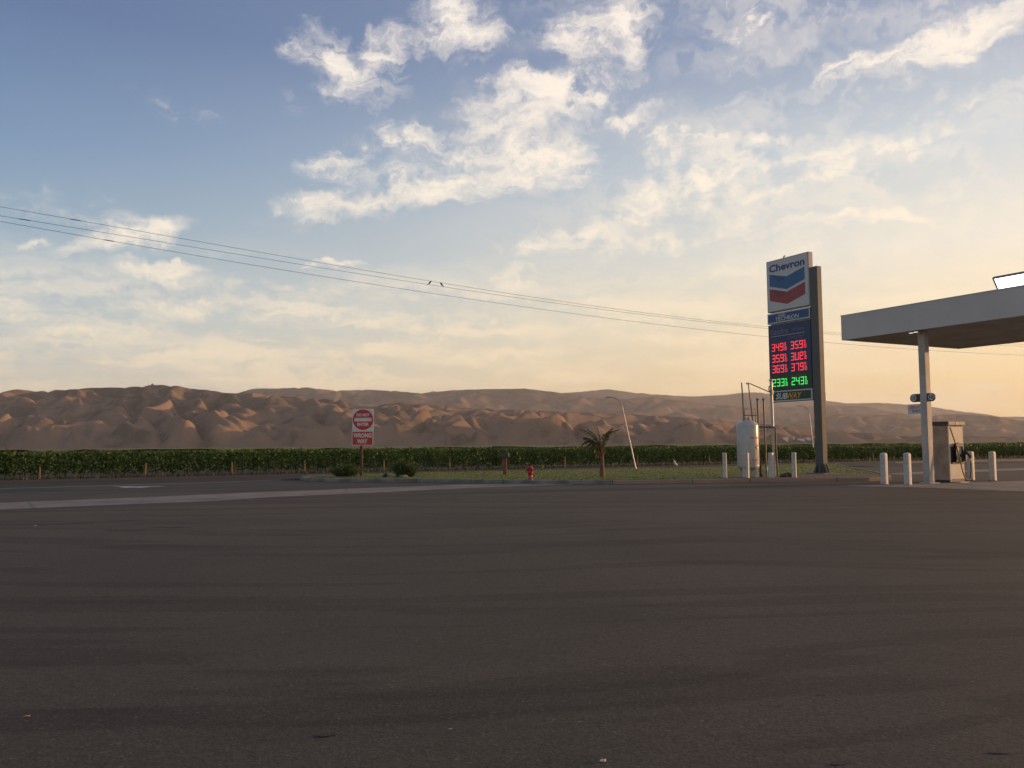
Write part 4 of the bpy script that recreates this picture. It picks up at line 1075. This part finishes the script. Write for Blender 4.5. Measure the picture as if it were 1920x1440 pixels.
# ------------------------------------------------------------------ wrong way sign
def dne():
    S = empty('wrong_way_sign', (-7.75, 44.12, KZ), R(2), 'do not enter and wrong way sign boards on a rusty post between the bushes', 'sign')
    MB().box((-.065, -.05, -.1), (.065, .05, 1.75), .008).build('post', M['rust'], S)
    MB().box((-.05, -.04, 1.75), (.05, .04, 3.0)).build('post', M['rust'], S)
    x0 = -.45; w = 1.09; y = -.055
    p = MB().box((x0, y - .012, 2.245), (x0 + w, y, 3.385), .006).build('sign_plate', M['sign_white'], S)
    cx, cz, r = x0 + w / 2, 2.825, .525
    MB().add([(cx + r * math.cos(2 * math.pi * k / 48), y - .016, cz + r * math.sin(2 * math.pi * k / 48)) for k in range(48)], [tuple(range(48))]).build('red_disc', M['sign_red'], p)
    t = MB(); t.box((cx - .44, y - .021, cz - .09), (cx + .44, y - .018, cz + .09))
    lettering(t, 'DO NOT', cx - .335, cx + .335, cz + .16, cz + .325, y - .020, bold=.04); lettering(t, 'ENTER', cx - .30, cx + .30, cz - .325, cz - .155, y - .020, bold=.04)
    t.build('lettering', M['sign_white'], p)
    x1 = x0 - .025
    p = MB().box((x1, y - .012, 1.50), (x1 + w, y, 2.24), .006).build('sign_plate', M['sign_white'], S)
    MB().box((x1 + .035, y - .017, 1.535), (x1 + w - .035, y - .0125, 2.205), .004).build('red_field', M['sign_red'], p)
    t = MB(); lettering(t, 'WRONG', x1 + .075, x1 + w - .075, 1.90, 2.14, y - .020, bold=.045); lettering(t, 'WAY', x1 + .27, x1 + w - .29, 1.60, 1.84, y - .020, bold=.045)
    t.build('lettering', M['sign_white'], p)
dne()

# ------------------------------------------------------------------ bushes on the island
def bush(name, loc, w, h, d, label, seed, n, spike):
    S = empty(name, loc, 0, label, 'bush', 'low green bushes on the island')
    rg = random.Random(seed); mb = MB(); st = MB()
    for _ in range(n):
        q = rg.uniform(0, 6.283); rr = math.sqrt(rg.random())
        bx, by = rr * math.cos(q) * w * .36, rr * math.sin(q) * d * .36
        hh = h * (1 - .45 * rr * rr) * rg.uniform(.55, 1.05); ox, oy = bx * rg.uniform(.1, .65) + rg.gauss(0, .05), by * rg.uniform(.1, .65)
        k = int(5 + hh * 10)
        st.tube([(bx * .7, by * .7, 0), (bx + ox * .5, by + oy * .5, hh * .6), (bx + ox, by + oy, hh)], [.008, .006, .003], 4, caps=False)
        for j in range(k):
            f = (j + rg.random()) / k
            c = Vector((bx * (.7 + .3 * f) + ox * f, by * (.7 + .3 * f) + oy * f, hh * f))
            dirv = Vector((rg.gauss(0, 1), rg.gauss(0, 1), abs(rg.gauss(.9, .6)))).normalized()
            l = rg.uniform(.07, .13) * spike; wd = l * .28; sd = dirv.cross(Vector((rg.gauss(0, 1), rg.gauss(0, 1), rg.gauss(0, 1)))).normalized()
            mb.add([c, c + dirv * l * .5 + sd * wd, c + dirv * l, c + dirv * l * .5 - sd * wd], [(0, 1, 2, 3)])
    mb.build('foliage', M['bush_leaf'], S); st.build('stems', M['bark'], S)
bush('bush', (-8.30, 42.9, KZ - .02), 1.75, .62, 1.0, 'low wide green bush at the foot of the wrong way sign', 1, 150, 1.25)
bush('bush', (-5.18, 41.7, KZ - .02), 1.42, .90, 1.0, 'rounder taller green bush right of the wrong way sign', 2, 150, 1.2)
def rock(name, loc, s, m, label, seed):
    rg = random.Random(seed); bm = bmesh.new(); bmesh.ops.create_icosphere(bm, subdivisions=3, radius=1)
    for v in bm.verts:
        k = 1 + .22 * math.sin(v.co.x * 3.1 + seed) * math.cos(v.co.y * 2.7 + seed) + rg.uniform(-.07, .07)
        v.co = Vector((v.co.x * s[0] * k, v.co.y * s[1] * k, max(v.co.z, -.25) * s[2] * k))
    me = bpy.data.meshes.new(name); bm.to_mesh(me); bm.free(); me.materials.append(m)
    o = bpy.data.objects.new(name, me); COL.objects.link(o); o.location = loc
    return tag(o, label, 'rock')
rock('rock', (-6.05, 41.1, KZ), (.16, .12, .16), M['rock'], 'brown rock on the kerb edge between the two bushes', 1)
rock('rock', (-5.2, 41.0, KZ), (.20, .12, .10), M['rock_tan'], 'flat tan rock at the foot of the right bush', 2)
rock('rock', (11.95, 37.73, KZ - .02), (.30, .22, .19), M['rock'], 'black mound on the bare earth between two bollards', 3)

# ------------------------------------------------------------------ hydrant, post, palm
def hydrant():
    S = empty('fire_hydrant', (0.75, 36.75, KZ - .01), R(-20), 'stubby red fire hydrant on the kerb in the middle of the island', 'hydrant')
    MB().lathe([(.115, 0), (.115, .03), (.085, .035), (.09, .20), (.105, .27), (.125, .29), (.125, .32), (.115, .33), (.118, .46), (.135, .465), (.135, .49), (.12, .50), (.105, .545), (.07, .575), (.03, .585), (.03, .60), (.0001, .602)], 24).build('barrel', M['hydrant'], S)
    for (a, r, l) in ((R(-35), .055, .19), (R(75), .045, .17), (R(190), .045, .16)):
        c, s = math.cos(a), math.sin(a)
        n = MB().tube([(c * .08, s * .08, .395), (c * (l - .045), s * (l - .045), .395)], r * .8, 14).build('outlet', M['hydrant'], S)
        MB().tube([(c * (l - .05), s * (l - .05), .395), (c * l, s * l, .395)], r, 14).tube([(c * l, s * l, .395), (c * (l + .025), s * (l + .025), .395)], r * .35, 6).build('outlet_cap', M['hydrant'], n)
hydrant()
def mail_post():
    S = empty('box_post', (-0.39, 43.97, KZ - .02), R(-3), 'brown wooden post carrying a dark box left of the hydrant', 'post')
    MB().box((-.09, -.09, -.05), (.09, .09, .86), .012).build('post', M['wood'], S)
    MB().box((-.24, -.22, .86), (.22, .22, 1.10), .03).build('box', M['box'], S)
mail_post()
def palm():
    S = empty('palm_tree', (4.17, 40.0, KZ - .02), 0, 'small young palm tree with a few green and brown fronds on the lawn', 'palm tree')
    rg = random.Random(6)
    pts = []; rad = []
    for k in range(25):
        z = k * .05; pts.append((-.02 + .02 * math.sin(z * 2) - .03 * z, 0, z)); rad.append((.105 - .028 * min(1, z) if k else .13) + (.010 if k % 2 else 0))
    MB().tube(pts, rad, 14).build('trunk', M['wood'], S)
    st = MB()
    for k in range(26):                         # old leaf bases round the neck
        q = rg.uniform(0, 6.283); z = rg.uniform(.8, 1.28); l = rg.uniform(.12, .3)
        b = Vector((-.05 + .07 * math.cos(q), .07 * math.sin(q), z)); e = b + Vector((math.cos(q) * l * .45, math.sin(q) * l * .45, l))
        st.tube([b, (b + e) / 2 + Vector((math.cos(q) * .02, math.sin(q) * .02, 0)), e], [.028, .02, .008], 5)
    st.build('leaf_bases', M['palm_dead'], S)
    def frond(pts, ll, m, den, droop):
        c = [Vector(p) for p in pts]; sm = []
        for i in range(len(c) - 1):
            p0, p1, p2, p3 = c[max(i - 1, 0)], c[i], c[i + 1], c[min(i + 2, len(c) - 1)]
            for k in range(8):
                t = k / 8; sm.append(.5 * ((2 * p1) + (-p0 + p2) * t + (2 * p0 - 5 * p1 + 4 * p2 - p3) * t * t + (-p0 + 3 * p1 - 3 * p2 + p3) * t ** 3))
        sm.append(c[-1])
        mb = MB(); mb.tube(sm, [.022 * (1 - .8 * i / len(sm)) for i in range(len(sm))], 5)
        n = len(sm)
        for i in range(3, n):
            f = i / n
            for s in (-1, 1):
                for _ in range(den):
                    t = (sm[i] - sm[i - 1]).normalized(); sd = t.cross(Vector((0, 0, 1)))
                    if sd.length < .1: sd = Vector((0, 1, 0))
                    sd.normalize(); L = ll * math.sin(math.pi * min(1, f * .85 + .13)) * rg.uniform(.7, 1.15)
                    up = t.cross(sd)
                    d = (sd * s * rg.uniform(.5, 1) + t * rg.uniform(.5, .9) + Vector((0, 0, -droop * rg.uniform(.3, 1))) + up * rg.uniform(-.3, .3)).normalized()
                    p = sm[i]; w = .015
                    e1 = p + d * L * .55; e2 = p + d * L + Vector((0, 0, -.25 * droop * L))
                    q = d.cross(Vector((rg.gauss(0, 1), rg.gauss(0, 1), rg.gauss(0, 1)))).normalized() * w
                    mb.add([p - q * .6, p + q * .6, e1 + q, e1 - q, e2], [(0, 1, 2, 3), (3, 2, 4)])
        mb.build('frond', m, S)
    g, dd = M['palm_leaf'], M['palm_dead']
    n = (-.06, 0, 1.2)
    frond([n, (.08, -.05, 1.62), (.30, -.1, 1.98), (.78, -.15, 2.18)], .34, g, 2, .55)
    frond([n, (.07, .1, 1.55), (.22, .25, 1.9), (.50, .4, 2.12)], .30, g, 2, .4)
    frond([n, (-.25, -.1, 1.62), (-.55, -.1, 1.98), (-.98, -.1, 2.20)], .34, g, 2, .6)
    frond([n, (-.25, .1, 1.5), (-.55, .1, 1.75), (-.85, .2, 1.82)], .34, g, 2, .8)
    frond([n, (-.2, -.2, 1.42), (-.42, -.3, 1.45), (-.60, -.35, 1.20)], .28, g, 2, .9)
    frond([n, (.05, -.15, 1.6), (.16, -.3, 1.95), (.42, -.45, 2.22)], .32, g, 2, .4)
    frond([n, (-.15, .1, 1.6), (-.34, .2, 1.95), (-.62, .3, 2.20)], .32, g, 2, .5)
    frond([n, (-.10, 0, 1.6), (-.16, 0, 2.0), (-.24, 0, 2.34)], .16, dd, 2, .2)
    frond([n, (-.3, .15, 1.55), (-.65, .2, 1.68), (-.98, .2, 1.45)], .30, dd, 2, 1.0)
    frond([n, (-.28, -.05, 1.45), (-.58, 0, 1.52), (-.85, .1, 1.30)], .26, dd, 2, 1.0)
palm()

# ------------------------------------------------------------------ street lamps
def lamp(loc, base, top, arc, label, r0):
    S = empty('street_lamp', loc, 0, label, 'street lamp')
    pts = [Vector(p) for p in [base, top]]
    MB().tube([pts[0], pts[0].lerp(pts[1], .5), pts[1]], [r0, r0 * .8, r0 * .6], 10).build('pole', M['galv'], S)
    MB().tube([top] + arc, r0 * .62, 8).build('arm', M['steel'], S)
    e = Vector(arc[-1]); MB().tube([e + Vector((.02, 0, .01)), e + Vector((-.12, 0, 0)), e + Vector((-.32, 0, -.01))], [.03, .04, .025], 8).build('lantern', M['steel'], S)
    MB().lathe([(r0 * 1.8, 0), (r0 * 1.8, .04), (r0 * 1.2, .06)], 12).build('base_flange', M['galv'], S)
lamp((7.54, 52.64, 0), (0, 0, 0), (-.80, 0, 3.95), [(-.86, 0, 4.15), (-1.0, 0, 4.33), (-1.2, 0, 4.46), (-1.42, 0, 4.51), (-1.48, 0, 4.51)], 'thin leaning street lamp with a curved arm right of the palm', .052)
lamp((27.0, 77.0, 0), (0, 0, 0), (-.35, 0, 4.3), [(-.45, 0, 4.6), (-.7, 0, 4.85), (-1.0, 0, 4.95), (-1.15, 0, 4.96)], 'far street lamp mostly hidden behind the price sign column', .045)

# ------------------------------------------------------------------ wires and birds
WI = [(45.74, [(-2.23,12.83),(3.47,12.41),(9.98,11.85),(17.82,11.28),(21.89,11.05),(32.30,10.46),(45.44,10.08),(51.44,10.04),(53.47,10.05),(64.58,10.12),(77.22,10.34)], 'topmost of the three power lines'),
      (44.86, [(-2.17,12.21),(3.41,11.82),(9.79,11.35),(17.48,10.89),(21.47,10.68),(31.67,10.12),(44.56,9.83),(50.45,9.73),(52.43,9.73),(63.33,9.82),(75.72,9.99)], 'middle power line, the one the two birds sit on'),
      (43.98, [(-2.12,11.72),(3.35,11.31),(9.60,10.75),(17.14,10.22),(21.04,9.98),(31.04,9.48),(44.17,9.07),(49.43,8.97),(55.15,8.91),(62.04,8.89),(74.17,9.08)], 'lowest of the three power lines')]
for b, l, lb in WI:
    xs = np.array([p[0] for p in l]); zs = np.array([p[1] for p in l])
    c = np.polyfit(xs, zs, 4)
    pts = []
    for a in np.linspace(-22, 110, 70):
        aa = min(max(a, -2.3), 77)
        z = np.polyval(c, aa)
        if a < -2.3: z = np.polyval(c, -2.3) + (a + 2.3) * np.polyval(np.polyder(c), -2.3)
        if a > 77: z = np.polyval(c, 77) + (a - 77) * max(.02, np.polyval(np.polyder(c), 77)) + (a - 77) ** 2 * .0006
        pts.append(ab(a, b, z))
    o = MB().tube(pts, .0095, 5, caps=False).build('power_line', M['wire'])
    tag(o, lb, 'power line', 'power lines along the road')
    WI[WI.index((b, l, lb))] = (b, l, lb)
    if 'middle' in lb: CM = c
    for a in ({45.74: [.9], 44.86: [-1.2], 43.98: [2.3]}[b]):
        MB().tube([ab(a - .22, b, np.polyval(c, a - .22)), ab(a + .22, b, np.polyval(c, a + .22))], .020, 6).build('splice', M['wire'], o)
def bird(a, flip, label):
    z = np.polyval(CM, a) + .013
    S = empty('bird', ab(a, 44.86, z), -UA + (math.pi / 2 if not flip else -math.pi / 2), label, 'bird')
    S.scale = (.72, .72, .72)
    mb = MB(); mb.tube([(0, .02, .055), (.035, .01, .085), (.085, 0, .15), (.13, 0, .21), (.165, 0, .255), (.20, 0, .275), (.225, 0, .275), (.262, 0, .262)], [.015, .045, .066, .062, .042, .045, .03, .004], 10)
    mb.tube([(.02, 0, .09), (-.05, 0, .02), (-.13, 0, -.05)], [.03, .028, .02], 6)
    mb.tube([(.07, .025, .10), (.06, .025, .0)], .006, 5); mb.tube([(.07, -.025, .10), (.06, -.025, .0)], .006, 5)
    body = mb.build('body', M['bird'], S)
    for s in (-1, 1):
        MB().add([(.14, s * .055, .20), (.06, s * .075, .15), (-.06, s * .045, .02), (.03, s * .062, .08)], [(0, 1, 2, 3)]).build('wing', M['bird'], S)
bird(18.91, False, 'small dark bird on the middle wire, the left of two, facing left')
bird(19.77, True, 'small dark bird on the middle wire, the right of two, leaning right')

# ------------------------------------------------------------------ litter
def scrap(name, loc, s, m, label, seed, rz=0):
    rg = random.Random(seed); mb = MB(); n = 9; vs = []
    for k in range(n):
        q = 2 * math.pi * k / n; r = rg.uniform(.7, 1.1)
        vs.append((s[0] * r * math.cos(q), s[1] * r * math.sin(q), s[2] * rg.uniform(.2, 1)))
    vs2 = [(x * .97, y * .97, z + .002) for x, y, z in vs]
    c = (0, 0, s[2] * .9)
    mb.add(vs + [c], [(k, (k + 1) % n, n) for k in range(n)]); mb.add([(x, y, 0.001) for x, y, z in vs], [tuple(range(n))])
    for k in range(n):
        j = (k + 1) % n; mb.add([vs[k], vs[j], (vs[j][0], vs[j][1], .001), (vs[k][0], vs[k][1], .001)], [(0, 1, 2, 3)])
    o = mb.build(name, m); o.location = loc; o.rotation_euler = (0, 0, rz)
    return tag(o, label, 'litter')
scrap('dry_leaf', (-2.92, 5.27, .004), (.022, .008, .006), M['leaf_dry'], 'curled yellow dry leaf on the asphalt at lower left', 1, .3)
scrap('paper_scrap', (0.445, 4.47, .004), (.018, .013, .010), M['litter'], 'crumpled white paper scrap on the asphalt near the bottom edge', 2, .4)
scrap('paper_scrap', (-9.95, 18.05, .006), (.035, .015, .012), M['litter'], 'flattened white paper beside the long dark stain at left', 3, .1)
scrap('paper_scrap', (-.36, 4.98, .004), (.014, .005, .004), M['litter'], 'tiny pale scrap on the asphalt below the wrong way sign', 4, .3)
def bag():
    S = empty('white_bag', (12.2, 64.8, -.01), 0, 'upright curved white plastic bag at the foot of the vines', 'bag')
    MB().tube([(.18, 0, 0), (.10, 0, .06), (.0, 0, .18), (-.05, 0, .33), (-.04, 0, .43)], [.05, .10, .10, .085, .04], 10).build('film', M['litter'], S)
    MB().tube([(-.04, 0, .42), (-.07, .02, .47), (-.03, .02, .50)], .012, 6).build('handle', M['litter'], S)
bag()
rock('rock', (6.0, 36.1, KZ - .01), (.07, .06, .05), M['rock_tan'], 'pale stone lying on the kerb of the lawn', 7)

# ------------------------------------------------------------------ far buildings at the foot of the slopes
from mathutils.bvhtree import BVHTree
_dg = bpy.context.evaluated_depsgraph_get(); _dg.update()
_hb = [BVHTree.FromObject(bpy.data.objects[n], _dg) for n in ('near_hills', 'right_hills')]
def on_hill(px, py):
    """where the slope seen in that direction really is"""
    d = Vector(tuple(_fw * FOCAL + _rt * (px - 960) + _up * (720 - py))).normalized()
    hits = [h for h in (b.ray_cast(Vector((0, 0, EYE)), d) for b in _hb) if h[0] is not None]
    return min(hits, key=lambda h: h[3])[0] if hits else None
def farm(px, py, w, h, d, label):
    p = on_hill(px, py)
    if p is None: return
    k = p.y / 1500.0; w, h, d = w * k, h * k, d * k
    S = empty('farm_building', tuple(p), R(-20), label, 'building', 'pale farm buildings at the foot of the hills')
    MB().box((-w / 2, -d / 2, -h), (w / 2, d / 2, h * .7)).build('wall', M['farm'], S)
    MB().prism([(-w / 2 - .4, h * .7), (w / 2 + .4, h * .7), (0, h)], -d / 2 - .4, d / 2 + .4).build('roof', M['farm_roof'], S)
farm(1472, 823.5, 10, 4.2, 6, 'leftmost pale farm building low behind the price sign')
farm(1488.5, 823.5, 3, 5.5, 4, 'small tall shed glinting between the farm buildings')
farm(1502, 825, 12, 3.4, 6, 'low long farm building right of the glinting shed')
farm(1516, 824.5, 9, 5.5, 6, 'largest pale farm building beside the sign column')
farm(1296, 780.5, 3.5, 2.6, 3, 'tiny white hut high on the hazy slope, the left of two')
farm(1324, 779.8, 3.2, 2.6, 3, 'tiny white hut high on the hazy slope, the right of two')
farm(1167, 801.5, 4, 2.4, 3, 'tiny white shed on the slope just left of the leaning street lamp')
def hut():
    p = None; py = 716.0
    while p is None and py < 735: py += .4; p = on_hill(286, py)
    S = empty('hilltop_hut', tuple(p), 0, 'tiny dark hut on the highest hill crest at left', 'hut')
    MB().box((-2.6, -2, -6), (2.6, 2, 1.8)).build('wall', M['box'], S); MB().prism([(-3, 1.8), (3, 1.8), (0, 4.2)], -2.3, 2.3).build('roof', M['box'], S)
hut()

# ------------------------------------------------------------------ air between here and the hills
def build_haze():
    mb = MB(); mb.box((-9300, -800, -1.2), (9300, 9000, 500))
    m = bpy.data.materials.new('haze'); m.use_nodes = True
    t = NT(m.node_tree); t.n.clear()
    v = t.new('ShaderNodeVolumePrincipled')
    v.inputs['Color'].default_value = (0.95, 0.93, 0.92, 1)
    v.inputs['Density'].default_value = HAZE
    v.inputs['Anisotropy'].default_value = 0.25
    o = t.new('ShaderNodeOutputMaterial'); t.l.new(v.outputs[0], o.inputs['Volume'])
    h = mb.build('haze', m); h["kind"] = 'stuff'; h["label"] = 'thin evening haze over the valley'
HAZE = 8.0e-5
build_haze()
